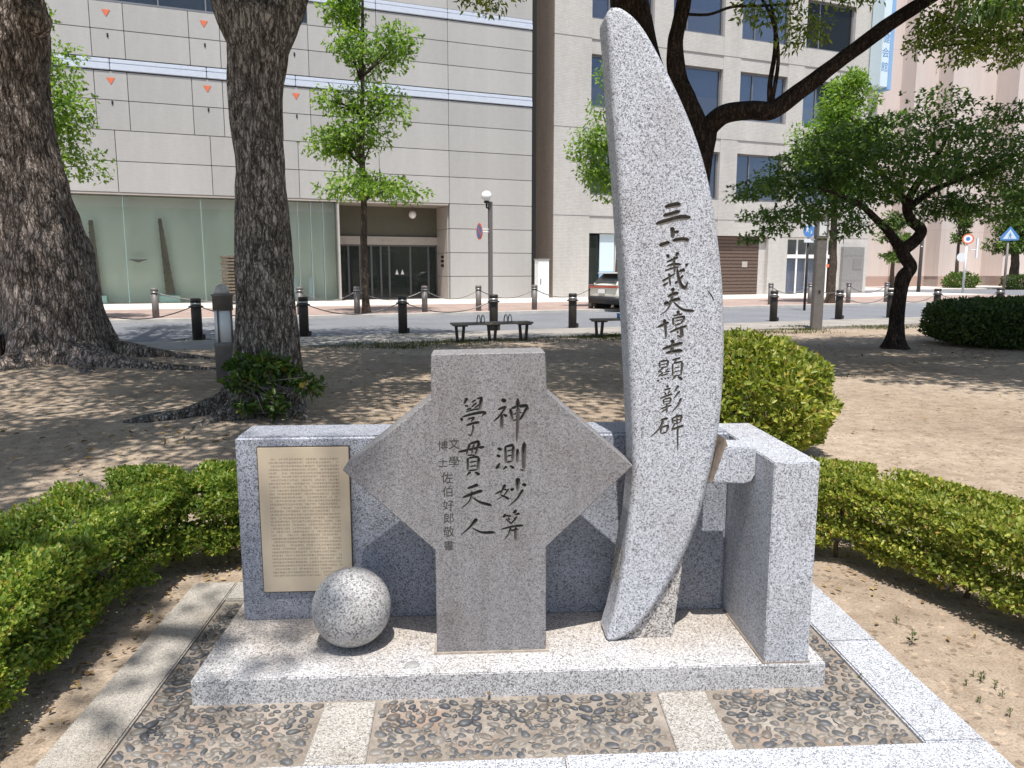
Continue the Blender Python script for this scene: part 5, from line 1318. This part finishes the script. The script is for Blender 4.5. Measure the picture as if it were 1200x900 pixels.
# ---- right: white brick building
WB = street_thing('brick_building', "white brick office building with rows of blue tinted windows behind the trees", 'building', 18.3, TB)
def wbx(s): return s - 18.3
cols = [(20.5, 24.45), (25.68, 29.2), (30.43, 33.95), (35.2, 39.05)]
rows = [(5.7, 8.45), (10.34, 13.1), (14.9, 17.7), (19.4, 22)]
wallm = MB()
zs = [3.62] + [z for r in rows for z in r]
D0, D1 = .0, .6
wallm.box(wbx(18.3), wbx(20.5), -.12, 10, 0, 22.5)                 # corner pier
for (a, b) in [(24.45, 25.68), (29.2, 30.43), (33.95, 35.2), (39.05, 41.3)]: wallm.box(wbx(a), wbx(b), D0, D1, 3.62, 22)
for a, b in cols:
    for z0, z1 in zip(zs[0::2], zs[1::2]): wallm.box(wbx(a), wbx(b), .03, D1, z0, z1)
wallm.build('wall', 'brick', WB)
MB().box(-.03, -.003, -.115, 9, 0, 22.4).build('side_cladding', 'side_tile', WB)
MB().box(-1.2, -.72, .6, 1.0, 0, 22.0).build('gap_shade_strip', 'black_hole', WB)  # black strip painted in for the shade in the gap between buildings
for a, b in [(22.35, 29.3), (33.1, 34.6), (38.65, 41.3)]: MB().box(wbx(a), wbx(b), .02 if a > 30 else .25, .6, 0, 3.617).build('ground_floor_wall', 'brick', WB)
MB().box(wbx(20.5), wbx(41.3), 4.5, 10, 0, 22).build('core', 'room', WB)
for z in (4.55, 9.2, 13.85, 18.4):
    MB().box(wbx(18.25), wbx(20.52), -.128, -.05, z - .02, z + .01).build('string_course', 'backing', WB)
    MB().box(wbx(20.53), wbx(41.32), -.008, .02, z - .02, z + .01).build('string_course', 'backing', WB)
rnd = random.Random(9)
for a, b in cols:
    for z0, z1 in rows:
        f = MB(); A0, B0 = wbx(a) + .04, wbx(b) - .04
        f.box(A0, B0, .22, .32, z0 + .03, z0 + .12).box(A0, B0, .22, .32, z1 - .1, z1 - .02).box(A0, A0 + .08, .22, .32, z0 + .12, z1 - .1).box(B0 - .08, B0, .22, .32, z0 + .12, z1 - .1)
        mx = A0 + (B0 - A0) * .3
        f.box(mx - .035, mx + .035, .22, .32, z0 + .12, z1 - .1)
        w_ = f.build('window', 'win_frame', WB)
        MB().box(A0 + .08, B0 - .08, .26, .275, z0 + .12, z1 - .1).build('pane', 'glass_win', w_)
        h = (z1 - z0) * rnd.uniform(.35, .5)
        MB().box(A0 + .08, B0 - .08, .33, .35, z0 + .05, z0 + h).build('low_screen', 'blind', w_)
        MB().box(A0 + .08, B0 - .08, .36, .38, z0 + h - .02, z1 - .05).build('sky_sheet', 'sky_tone', w_)  # blue-grey sheet in place of the sky's reflection in the upper pane
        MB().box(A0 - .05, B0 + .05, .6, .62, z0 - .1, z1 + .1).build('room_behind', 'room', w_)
        MB().box(A0, B0, .04, .3, z0 - .04, z0 + .028).build('sill', 'win_frame', w_)
# ground floor openings
op = MB().box(wbx(20.5), wbx(22.35), .5, .55, 0.05, 3.6).build('entrance_back', 'room', WB)
MB().box(wbx(21.35), wbx(22.28), .2, .26, .3, 3.58).build('poster_board', 'sign_pale', op)
MB().box(wbx(21.35), wbx(22.28), .19, .199, .3, 1.5).build('poster_lower_print', 'sign_sky', op)
MB().box(wbx(20.55), wbx(21.3), .3, .33, .1, 3.5).build('entrance_glass', 'glass_dark', op)
sh = MB().box(wbx(29.3), wbx(32.6), .35, .4, .06, 3.6).build('garage_shutter', 'shutter', WB)
for i in range(17): MB().box(wbx(29.3), wbx(32.6), .30, .349, .09 + i * .207, .09 + i * .207 + .17, .02).build('shutter_slat', 'shutter', sh)
MB().box(wbx(31.35), wbx(31.75), .27, .295, 1.75, 2.1).build('shutter_notice', 'beam', sh)
MB().box(wbx(32.6), wbx(33.1), .3, .6, 0, 3.6).build('shutter_jamb', 'brick', WB)
df = MB()
X0, X1 = wbx(34.62), wbx(38.62)
for x in (X0, X0 + .95, X0 + 1.75, X0 + 2.65, X1 - .55, X1 - .12): df.box(x, x + .12, .3, .42, .06, 3.55)
df.box(X0, X1, .28, .44, 2.32, 2.55).box(X0, X1, .29, .43, .02, .1).box(X0, X1, .29, .43, 3.48, 3.6)
dr = df.build('shop_door_frame', 'white_frame', WB)
MB().box(X0 + .1, X1 - .1, .34, .355, .1, 3.5).build('pane', 'glass_win', dr)
MB().box(X0, X1, .9, .95, 2.5, 3.6).build('dark_transom', 'room', dr)
cu = MB()
for i in range(22):
    x = X0 + .1 + i * (X1 - X0 - .2) / 22; cu.tube([(x + .05, .7, .1), (x + .05, .7, 2.35)], .09, 8)
q = cu.build('curtain', 'white', dr); q['kind'] = 'stuff'
MB().box(X1 - .5, X1 - .15, .29, .299, 1.75, 1.95).build('red_notice', 'red', dr)
sd = MB().box(wbx(39.0), wbx(40.85), -.18, .02, .05, 3.05, .02).build('steel_panel_box', 'steel_door', WB)
MB().box(wbx(39.9), wbx(40.6), -.2, -.181, 1.6, 2.3, .01).build('panel_window', 'backing', sd)
for z in (.9, 2.5): MB().box(wbx(39.1), wbx(40.7), -.195, -.181, z, z + .05).build('panel_bar', 'steel_door', sd)
# projecting vertical sign of the brick building
VS = street_thing('vertical_sign', "tall pale and blue vertical sign projecting between brick and pink buildings", 'sign', 40.3, TB - .05)
MB().box(.0, .62, -.95, -.02, 12.9, 20.5, .02).build('sign_box', 'sign_pale', VS)
MB().box(.625, .95, -.95, -.02, 12.75, 20.5, .02).build('sign_edge', 'sign_sky', VS)
MB().box(.08, .16, -.3, .05, 13.6, 13.7).build('bracket', 'alu', VS)
for i, ch in enumerate("民健会館"):
    cu = bpy.data.curves.new('t', 'FONT'); cu.body = ch; cu.size = .62; cu.align_x = 'CENTER'
    t = bpy.data.objects.new('t', cu); COL.objects.link(t); me = bpy.data.meshes.new_from_object(t.evaluated_get(bpy.context.evaluated_depsgraph_get()))
    bpy.data.objects.remove(t); me.transform(Matrix.Translation((.3, -.955, 16.4 - i * .85)) @ Matrix.Rotation(math.pi / 2, 4, 'X')); me.materials.clear()
    add('sign_character', me, VS, None, 'sign_blue')

# ---- far right: pink building with stepped fins
PB = street_thing('pink_building', "tall pale pink building with vertical stepped bays at the far right", 'building', 52.5, 52.0)
fins = [(53.2, 55.8, 58.3), (58.3 + 1.7, 61.15, 62.9), (62.9, 65.85, 69.8)]
xs = [0.5, 3.3, 5.8, 7.5, 8.7, 10.5, 13.4, 17.2, 20.5, 23.5, 27, 30, 34, 38, 42]
poly = [(0.5, 10)]
x = .5
# light face runs along the street, then steps back toward it on the left-facing return
steps = [(0.5, 3.3, 0), (3.3 + 1.2, 8.6 - 1.0, -1.55), (7.6 + 1.0, 10.6, -2.6), (10.6 + 1.6, 16.2, -4.6)]
poly = [(0.5, 12), (0.5, 0), (3.0, 0), (3.0 + .01, .9), (6.9, .9), (6.9, -.6), (8.1, -.6), (8.11, .5), (11.0, .5), (11.0, -1.0), (13.6, -1.0), (13.61, 1.0), (19.3, 1.0), (19.3, -1.2), (23.0, -1.2), (23.01, .8), (29, .8), (29, -1.2), (34, -1.2), (34.01, .8), (45, .8), (45, 12)]
MB().prism(poly, 0.02, 32, 'z').build('wall', 'pink', PB)
MB().prism([(a, b - .06) if b < 5 else (a, b) for a, b in poly], 0.0, 1.0, 'z').build('plinth_band', 'pink_base', PB)
f = MB().box(20.2, 23.0, -1.3, -1.15, 17.6, 20.6).build('window', 'win_frame', PB)
MB().box(20.4, 22.8, -1.32, -1.301, 17.8, 20.4).build('pane', 'glass_dark', f)

# ================================================================== STREET FURNITURE
MAT['post_dark'] = plain("dark_brown_post", (0.05, 0.042, 0.038), 0.5, 0.4, 0.2, var=0.3, scale=12)
MAT['post_grey'] = plain("grey_brown_post", (0.18, 0.165, 0.158), 0.55, 0.4, 0.2, var=0.25, scale=12)
MAT['steel'] = plain("bare_steel", (0.42, 0.42, 0.42), 0.35, 0.5, 0.7, var=0.15)
MAT['chain'] = plain("chain_metal", (0.25, 0.235, 0.22), 0.5, 0.4, 0.5, var=0.2)
def bollard(kind, label, s, t, z):
    if kind not in BOL:
        root = thing('bollard', label, 'bollard')
        if kind == 'near':
            MB().lathe([(.115, -.1), (.115, .72), (.112, .73)], seg=20).build('post', 'post_dark', root)
            MB().lathe([(.115, .73), (.165, .745), (.165, .765), (.115, .79)], seg=20).build('collar', 'post_dark', root)
            MB().lathe([(.118, .795), (.118, .845)], seg=20).build('white_ring', 'steel', root)
            MB().lathe([(.112, .79), (.112, .87), (.118, .875), (.118, .93), (.10, .95)], seg=20).build('cap', 'post_dark', root)
            MB().box(.08, .17, -.05, .05, 0, .12, .015).build('base_lug', 'post_dark', root)
        else:
            MB().lathe([(.105, -.1), (.105, .84)], seg=20).build('post', 'post_grey', root)
            MB().lathe([(.125, .80), (.125, .83)], seg=20).build('ring', 'steel', root)
            MB().lathe([(.10, .835), (.115, .845), (.115, .92), (.09, .95)], seg=20).build('cap', 'post_grey', root)
        BOL[kind] = root
    else: root = copy_tree(BOL[kind])
    root.location = st(s, t, z); root['label'] = label; root['group'] = 'bollards on the near side' if kind == 'near' else 'chained bollards on the far pavement'
    return root
BOL = {}
NEAR = [(-2.35, "dark bollard hidden behind the broad left trunk"), (.06, "dark ringed bollard left of the white bollard lamp"), (2.48, "dark ringed bollard just right of the mossy trunk"), (4.95, "dark ringed bollard in front of the entrance street tree"),
        (7.45, "dark ringed bollard standing behind the bench with armrests"), (9.82, "dark ringed bollard between the bench and the car"), (16.91, "dark ringed bollard right of the crescent stele"), (19.61, "bollard just right of the tall square lamp post"),
        (21.9, "dark bollard just left of the crooked trunk"), (24.1, "grey bollard right of the crooked trunk"), (27.3, "dark bollard behind the dark box hedge")]
for s, lb in NEAR[1:]: bollard('near' , lb, s, 19.3, -0.005)
FARB = [(-1.12, "grey chained bollard right of the broad left trunk"), (3.4, "grey chained bollard beside the mossy trunk, by the glass"), (5.35, "grey chained bollard touching the entrance street tree"), (7.82, "grey chained bollard right of the entrance doors"), (9.91, "grey chained bollard beside the globe lamp pole"),
        (12.21, "grey chained bollard in front of the white cabinet"), (14.68, "grey chained bollard at the rear of the beige car"), (23.66, "grey chained bollard left of the shop door"), (25.92, "grey chained bollard in front of the shop curtains"), (28.21, "dark chained bollard right of the street tree by the shop"), (30.6, "grey chained bollard near the brick building's end"), ]
for s, lb in FARB: bollard('far', lb, s, 27.25, .07)
def chain(label, s0, s1, t, z, sag=.34, r=.019, grp='chains between the bollards'):
    o = thing('chain', label, 'chain', st(s0, t, z), STREET, grp)
    p = [((s1 - s0) * i / 14, 0, .80 - sag * (1 - (2 * i / 14 - 1) ** 2)) for i in range(15)]
    MB().tube(p, r, 6).build('links', 'chain', o)
cn = ["in front of the display glass", "right of the mossy trunk", "in front of the entrance doors", "left of the globe lamp", "between globe lamp and white cabinet", "between white cabinet and car", None, "left of the shop curtains", "in front of the shop curtains", "at the brick building's end"]
for (a, _), (b, _), w in zip(FARB[:-1], FARB[1:], cn):
    if w: chain("sagging chain on the far pavement " + w, a, b, 27.25, .07)
for (a, _), (b, _), w in zip(NEAR[:5], NEAR[1:5], ("behind the broad left trunk", "behind the mossy trunk", "left of the entrance tree", "right of the entrance tree")):
    chain("thin sagging chain along the path " + w, a, b, 19.3, -.005, .3, .014)
for (a, _), (b, _), w in zip(NEAR[7:10], NEAR[8:11], ("left of the crooked trunk", "behind the crooked trunk", "ending at the dark box hedge")):
    chain("thin sagging chain along the path " + w, a, b, 19.3, -.005, .3, .014)

# bollard lamp beside the mossy trunk
p = gnd(266, 450)
BL = thing('bollard_lamp', "bollard light with a white lens and glass dome beside the mossy trunk", 'lamp', (p.x, p.y, -.03))
MAT['lens'] = plain("white_lens", (0.72, 0.75, 0.78), 0.35, 0.5, var=0.04)
k = M("dome_glass", 0.12, 0.6); k.color((0.42, 0.41, 0.38)); MAT['dome'] = k.m
MB().lathe([(.135, -.1), (.135, .56), (.14, .57), (.14, .62), (.13, .63)], seg=24).build('post', 'post_grey', BL)
MB().lathe([(.118, .63), (.118, 1.07)], seg=24).build('lens', 'lens', BL)
MB().lathe([(.135, 1.07), (.135, 1.26), (.15, 1.27), (.15, 1.29), (.1, 1.30)], seg=24).build('head', 'post_grey', BL)
MB().lathe([(.105, 1.295), (.1, 1.34), (.085, 1.385), (.05, 1.42), (.01, 1.435)], seg=24).build('dome', 'dome', BL)
for i in range(4):
    a = math.pi / 4 + i * math.pi / 2 + .5; MB().tube([(.13 * math.cos(a), .13 * math.sin(a), .6), (.13 * math.cos(a), .13 * math.sin(a), 1.09)], .012, 6).build('strut', 'post_grey', BL)

# slatted brown column across the street, peeping out left of the mossy trunk
a = at_t(272, 350, 36.5)
SC = street_thing('slatted_column', "brown column of stacked slats peeping out left of the mossy trunk", 'sculpture', a.x + .1, 36.5, .07)
for i in range(13): MB().box(-.5 + .05 * (i % 2), .5 - .04 * (i % 3), -.4, .4, .35 + i * .14, .46 + i * .14, .02).build('slat', 'wood_old', SC)
MB().box(-.2, .2, -.2, .2, 0, 2.1).build('core_post', 'backing', SC)

# globe lamp with a round no-parking sign
MAT['globe'] = plain("milk_glass", (0.85, 0.85, 0.83), 0.25, 0.5, var=0.02)
GL = street_thing('globe_lamp', "tall grey post with a white globe lamp above the bench", 'street lamp', 10.3, 27.0, .07)
MB().box(-.07, .07, -.07, .07, -.05, 4.0, .01).build('post', 'post_grey', GL)
MB().tube([(-.05, 0, 3.75), (-.16, -.05, 3.78), (-.16, -.05, 3.95)], .035, 8).build('bracket', 'post_dark', GL)
MB().lathe([(.05, 3.93), (.11, 3.96), (.09, 4.02)], (-.16, -.05, 0), 16).build('socket', 'post_dark', GL)
MB().sphere((-.16, -.05, 4.19), .19, 20, 14).build('globe', 'globe', GL)
NP = street_thing('no_parking_sign', "round blue no-parking sign with red rim on the globe lamp post", 'sign', 10.3, 27.0, .07)
def disc(mb, c, r, nrm, th, seg=28, r_in=0):
    n = Vector(nrm).normalized(); a = n.cross(Vector((0, 0, 1))).normalized(); b = n.cross(a)
    c = Vector(c); pts_ = [c + (a * math.cos(2 * math.pi * k / seg) + b * math.sin(2 * math.pi * k / seg)) * r for k in range(seg)]
    v = pts_ + [p + n * th for p in pts_]
    return mb.raw(v, [tuple(range(seg - 1, -1, -1)), tuple(range(seg, 2 * seg))] + [(k, (k + 1) % seg, (k + 1) % seg + seg, k + seg) for k in range(seg)])
nn = Vector((-1, -.02, 0)).normalized()
c0 = Vector((-.42, -.02, 2.92))
disc(MB(), c0, .3, nn, .02).build('rim', 'red', NP); disc(MB(), c0 + nn * .021, .235, nn, .004).build('face', 'sign_blue', NP)
tt = nn.cross(Vector((0, 0, 1))); q0 = c0 + nn * .027
m = MB(); w = .035
for sg in (1,):
    d = (tt * .7 + Vector((0, 0, .7))); e = (tt * -.7 + Vector((0, 0, .7)))
    v = [q0 + d * .24 + e * w, q0 + d * .24 - e * w, q0 - d * .24 - e * w, q0 - d * .24 + e * w]; m.raw(v + [x + nn * .003 for x in v], [(0, 1, 2, 3), (7, 6, 5, 4), (0, 4, 5, 1), (1, 5, 6, 2), (2, 6, 7, 3), (3, 7, 4, 0)])
m.build('slash', 'red', NP)
MB().tube([(-.42, 0, 2.9), (.1, 0, 2.9)], .02, 6).build('arm', 'white', NP)
MB().tube([(-.42, 0, 3.0), (.1, 0, 3.0)], .02, 6).build('arm', 'white', NP)

# white cabinet in the gap between the buildings
CBN = street_thing('utility_cabinet', "tall white utility cabinet standing in front of the dark gap between buildings", 'cabinet', 17.2, 37.2, .075)
a = at_t(624.5, 303, 37.2); b = at_t(637, 303, 37.2); w = (b.x - a.x)
MB().box(-w / 2, w / 2, 0, .5, 0, a.z - .16, .01).build('body', 'white', CBN)
MB().box(-w / 2 - .03, w / 2 + .03, -.03, .53, a.z - .16, a.z - .08, .01).build('top', 'steel', CBN)
MB().box(-w / 2 + .1, -w / 2 + .16, -.02, 0.005, .75, 1.05, .006).build('handle', 'backing', CBN)
MB().box(-.005, .005, -.003, .01, .05, a.z - .2).build('door_seam', 'backing', CBN)

# square lamp post right of the crescent
p = gnd(956, 385); LP = thing('square_lamp_post', "tall square brown post with a boxed lamp at its top right of the crescent", 'street lamp', (p.x, p.y, -.03), R(-8))
MB().box(-.13, .13, -.13, .13, -.1, 2.52, .012).build('post', 'post_grey', LP)
MB().box(-.15, -.10, -.15, .15, 2.5, 3.1).box(.10, .15, -.15, .15, 2.5, 3.1).box(-.15, .15, -.15, .15, 2.95, 3.1).box(-.15, .15, -.15, .15, 2.46, 2.52).build('lamp_frame', 'post_grey', LP)
MB().box(-.098, .098, -.13, .13, 2.525, 2.948, .008).build('lamp_panel', 'lens', LP)
MB().box(-.03, .03, -.14, -.131, 1.0, 1.08).build('hatch', 'post_dark', LP)

# signs
def figure(mb, c, a, b, nn, s, child=False):
    """walking person pictogram in the plane (a,b) at c"""
    def P(x, y): return Vector(c) + a * x * s + b * y * s
    def poly(q): 
        v = [P(*k) for k in q]; n = len(v); mb.raw(v + [k + nn * .004 for k in v], [tuple(range(n)), tuple(range(2 * n - 1, n - 1, -1))] + [(i, (i + 1) % n, (i + 1) % n + n, i + n) for i in range(n)])
    poly([(.1 * math.cos(t * .7854) + .02, .86 + .1 * math.sin(t * .7854)) for t in range(8)])
    poly([(-.12, .72), (.14, .72), (.12, .3), (-.1, .3)]); poly([(-.1, .32), (.04, .32), (-.16, -.1), (-.28, -.1)]); poly([(0, .32), (.12, .32), (.28, -.1), (.16, -.1)]); poly([(.1, .7), (.16, .66), (.32, .4), (.25, .37)]); poly([(-.12, .7), (-.16, .62), (-.3, .42), (-.24, .38)])
SG = street_thing('shared_path_sign', "round blue walking and cycling sign left of the square lamp post", 'sign', 22.3, 24.0, -.02)
a_ = at_t(946.5, 271, 24.0); dx = a_.x - 22.3
nS = Vector((-.45, -.9, 0)).normalized(); tS = Vector((-nS.y, nS.x, 0)); up = Vector((0, 0, 1))
cS = Vector((dx, -.08, a_.z + .02)); 
disc(MB(), cS, .25, nS, .015).build('rim', 'white', SG); disc(MB(), cS + nS * .016, .235, nS, .004).build('face', 'sign_blue', SG)
m = MB(); figure(m, cS + nS * .022 - tS * .08 - up * .02, tS, up, nS, .2); m.build('pictogram', 'white', SG)
m = MB(); figure(m, cS + nS * .022 + tS * .08 - up * .1, tS, up, nS, .13); m.build('pictogram', 'white', SG)
MB().box(dx - .24, dx + .24, -.1, -.085, a_.z - .42, a_.z - .27).build('small_plate', 'lens', SG)
MB().tube([(dx + .05, 0, -.1), (dx + .05, 0, a_.z + .25)], .05, 10).build('pole', 'post_dark', SG)
def far_pole(name, label, px, py0, py1, sgn=None):
    b = gnd(px, py1); top = at(px, py0, b.y); return b, top
b = gnd(1128, 343); RS = thing('round_sign', "round red-rimmed traffic sign on a white pole behind the dark hedge", 'sign', (b.x, b.y, 0))
zt = at(1136, 280, b.y); lean = zt.x - b.x
MB().tube([(0, 0, -.05), (lean * .0, 0, zt.z + .3)], .07, 10).build('pole', 'white', RS)
nV = Vector((-.5, -.87, 0)).normalized(); tV = Vector((-nV.y, nV.x, 0)); cV = Vector((0, -.1, zt.z))
disc(MB(), cV, .36, nV, .02).build('rim', 'red', RS); disc(MB(), cV + nV * .021, .27, nV, .004).build('face', 'white', RS); disc(MB(), cV + nV * .026, .13, nV, .004).build('mark', 'sign_blue', RS)
MB().tube([(0, 0, zt.z - .75), (.75, 0, zt.z - .75)], .03, 6).build('arm', 'white', RS)
MB().box(.7, .82, -.05, .05, zt.z - 1.3, zt.z + .05).build('side_plate', 'lens', RS)
disc(MB(), Vector((-.2, .1, zt.z - 1.25)), .32, nV, .02).build('rear_disc', 'lens', RS)
b = gnd(1175, 352); PS = thing('crossing_sign', "blue pentagon pedestrian crossing sign on a grey pole behind the dark hedge", 'sign', (b.x, b.y, 0))
zt = at(1183, 275, b.y)
MB().tube([(0, 0, -.05), (0, 0, zt.z - .2)], .06, 10).build('pole', 'post_grey', PS)
def polyplate(name, c, a, nn, pts_, th, mat, root):
    v = [Vector(c) + a * x + up * y for x, y in pts_]; n = len(v)
    return MB().raw(v + [k + nn * th for k in v], [tuple(range(n)), tuple(range(2 * n - 1, n - 1, -1))] + [(i, (i + 1) % n, (i + 1) % n + n, i + n) for i in range(n)]).build(name, mat, root)
cP = Vector((0, -.09, zt.z)); s_ = .40
polyplate('plate', cP, tV, nV, [(-1.0 * s_, -.75 * s_), (1.0 * s_, -.75 * s_), (1.05 * s_, -.25 * s_), (0, 1.05 * s_), (-1.05 * s_, -.25 * s_)], .02, 'sign_blue', PS)
polyplate('white_triangle', cP + nV * .021, tV, nV, [(-.78 * s_, -.55 * s_), (.78 * s_, -.55 * s_), (0, .68 * s_)], .004, 'sign_pale', PS)
m = MB(); figure(m, cP + nV * .026 - up * .17, tV, up, nV, .28); m.build('pictogram', 'sign_blue', PS)
b = gnd(1076, 342)
UP = thing('utility_pole', "slim grey pole in front of the pink wall right of the crooked trunk", 'pole', (b.x, b.y, 0))
MB().tube([(0, 0, -.05), (0, 0, 9)], [.13, .09], 10).build('pole', 'post_grey', UP)
for z in (3.2, 6.0): MB().lathe([(.15, z), (.15, z + .08)], seg=12).build('band', 'steel', UP)

# benches
MAT['bench_wood'] = plain("weathered_bench_top", (0.24, 0.215, 0.185), 0.8, 0.2, var=0.4, scale=9)
def bench(label, c, rz, w, arms):
    root = thing('bench', label, 'bench', c, rz, 'backless benches on the soil')
    for i in range(3): MB().box(-w / 2, w / 2, -.21 + i * .145, -.08 + i * .145, .40, .445, .008).build('seat_slat', 'bench_wood', root)
    for x in (-w / 2 + .17, 0, w / 2 - .17):
        MB().prism([(x - .12, .398), (x - .065, .398), (x - .03, .0), (x - .085, 0)], -.03, .03).prism([(x + .12, .398), (x + .065, .398), (x + .03, .0), (x + .085, 0)], -.03, .03).box(x - .085, x + .085, -.04, .04, -.04, .035).box(x - .13, x + .13, -.19, .19, .372, .398).build('leg', 'post_dark', root)
    for x in arms:
        MB().tube([(x, .12 * math.cos(t) , .44 + .17 * math.sin(t)) for t in np.linspace(0, math.pi, 11)], .014, 8).build('armrest', 'steel', root)
        MB().tube([(x + .1, .12 * math.cos(t), .44 + .17 * math.sin(t)) for t in np.linspace(0, math.pi, 11)], .014, 8).build('armrest', 'steel', root)
    return root
a = gnd(532, 401); b = gnd(620, 398); c = (a + b) / 2
bench("backless bench with steel loop armrests in front of the globe lamp", (c.x, c.y, -.02), math.atan2(b.y - a.y, b.x - a.x), 1.86, (-.32, .33))
a = gnd(712, 394); rz2 = STREET
bench("second bench carrying a blue cup, left of the crescent stele", (a.x + .52, a.y + .2, -.02), R(16), 1.86, ())
cup = thing('cup', "small blue paper cup standing on the second bench", 'cup', (a.x + .28, a.y + .12, .425))
MB().lathe([(.034, 0), (.045, .12), (.042, .12)], seg=16).build('body', 'sign_blue', cup)
MB().lathe([(.047, .118), (.047, .13)], seg=16).build('lid', 'white', cup)

# ================================================================== CAR
MAT['paint'] = None
k = M("beige_metallic_paint", 0.3, 0.5); k.b.inputs["Metallic"].default_value = .1; k.b.inputs["Coat Weight"].default_value = .6; k.b.inputs["Coat Roughness"].default_value = .06
k.color((0.84, 0.81, 0.70)); MAT['paint'] = k.m
MAT['car_trim'] = plain("dark_car_trim", (0.03, 0.03, 0.032), 0.5, 0.4)
MAT['tyre'] = plain("tyre_rubber", (0.02, 0.02, 0.02), 0.8, 0.2)
MAT['tail'] = plain("tail_lamp_red", (0.5, 0.12, 0.09), 0.15, 0.6)
k = M("car_glass", 0.05, 0.6); k.color((0.02, 0.024, 0.028)); MAT['car_glass'] = k.m
CAR = thing('parked_car', "beige crossover car parked by the kerb, seen from its rear left", 'car')
# loft: x runs forward from the rear, half-profiles (y, z) from floor to top centre
def loft(mb, secs, smooth=True):
    n = len(secs[0][1]); v = []; f = []
    for x, prof in secs:
        v += [(x + dx, y, z) for (dx, y, z) in [(p[2] if len(p) > 2 else 0, p[0], p[1]) for p in prof]] + [(x + (p[2] if len(p) > 2 else 0), -p[0], p[1]) for p in reversed(prof)]
    m = 2 * n
    for i in range(len(secs) - 1):
        for k in range(m):
            f.append((i * m + k, i * m + (k + 1) % m, (i + 1) * m + (k + 1) % m, (i + 1) * m + k))
    f.append(tuple(range(m - 1, -1, -1))); f.append(tuple((len(secs) - 1) * m + k for k in range(m)))
    return mb.raw(v, f, smooth)
def body_sec(x, w, zb, belt, deck): return (x, [(w * .86, zb), (w, zb + .16), (w * 1.02, (zb + belt) / 2), (w * .98, belt - .06), (w * .88, belt), (w * .5, deck), (0.001, deck + .02)])
bd = MB(); loft(bd, [body_sec(.02, .70, .50, .98, 1.0), body_sec(.10, .80, .36, 1.02, 1.04), body_sec(.35, .89, .28, 1.04, 1.06), body_sec(1.0, .92, .24, 1.03, 1.06), body_sec(2.0, .92, .24, 1.00, 1.04), body_sec(3.1, .91, .24, .97, 1.02), body_sec(3.9, .86, .26, .88, .95), body_sec(4.3, .74, .32, .74, .78), body_sec(4.42, .55, .42, .66, .68)])
body = bd.build('body', 'paint', CAR)
sub = body.modifiers.new('s', 'SUBSURF'); sub.levels = 2; sub.render_levels = 2
def cab(x, w, z0, wt, z1): return (x, [(w, z0), (w * .97, z0 + (z1 - z0) * .35), (wt, z1 - .07), (wt * .8, z1 - .01), (.001, z1)])
MB_ = MB(); loft(MB_, [cab(.12, .78, 1.0, .70, 1.08), cab(.45, .80, 1.0, .64, 1.36), cab(.85, .82, 1.0, .62, 1.52), cab(1.7, .83, .99, .62, 1.57), cab(2.4, .83, .98, .61, 1.50), cab(3.1, .80, .95, .68, 1.10), cab(3.4, .78, .93, .7, .99)])
cb = MB_.build('cabin', 'paint', CAR); cb.modifiers.new('s', 'SUBSURF').levels = 2
MB().raw([(.175, -.58, 1.10), (.175, .58, 1.10), (.62, .50, 1.44), (.62, -.50, 1.44), (.145, -.58, 1.105), (.145, .58, 1.105), (.58, .50, 1.46), (.58, -.50, 1.46)], [(0, 1, 2, 3), (7, 6, 5, 4), (0, 4, 5, 1), (1, 5, 6, 2), (2, 6, 7, 3), (3, 7, 4, 0)]).build('rear_window', 'car_glass', CAR)
for sgn in (1, -1):
    v = [(.62, .80 * sgn, 1.08), (2.95, .815 * sgn, 1.05), (2.35, .68 * sgn, 1.43), (1.1, .68 * sgn, 1.47)]
    MB().raw(v + [(x, y + .025 * sgn, z + .005) for x, y, z in v], [(0, 1, 2, 3), (7, 6, 5, 4), (0, 4, 5, 1), (1, 5, 6, 2), (2, 6, 7, 3), (3, 7, 4, 0)]).build('side_window', 'car_glass', CAR)
MB().box(-.03, .14, -.76, .76, .92, .99, .02).build('tail_light', 'tail', CAR)
MB().box(-.005, .2, -.72, .72, 1.0, 1.02).build('boot_lip', 'car_trim', CAR)
loft(MB(), [(-.06, [(.66, .34), (.7, .5), (.66, .58), (.001, .58)]), (.1, [(.82, .3), (.86, .5), (.83, .6), (.001, .6)]), (.32, [(.91, .26), (.93, .5), (.9, .58), (.001, .58)])]).build('rear_bumper', 'car_trim', CAR)
pl_ = MB().box(-.05, .0, -.17, .17, .70, .86, .01).build('number_plate', 'white', CAR)
loft(MB(), [(.2, [(.9, 1.53), (.6, 1.555), (.001, 1.57)]), (.62, [(.66, 1.5), (.5, 1.54), (.001, 1.55)])]) if False else None
MB().box(.30, .62, -.56, .56, 1.46, 1.505, .02).build('roof_spoiler', 'paint', CAR)
for x in (.85, 3.45):
    for sgn in (1, -1):
        w = MB().tube([(x, sgn * .70, .345), (x, sgn * .935, .345)], .345, 24).build('wheel', 'tyre', CAR)
        MB().tube([(x, sgn * .93, .345), (x, sgn * .942, .345)], .235, 20).build('rim', 'steel', w)
        MB().tube([(x, sgn * .64, .36), (x, sgn * .925, .36)], .41, 24).build('wheel_arch', 'car_trim', CAR)
pc = gnd(705, 364.5); CAR.location = (pc.x, pc.y, -.018); CAR.rotation_euler = (0, 0, R(36))
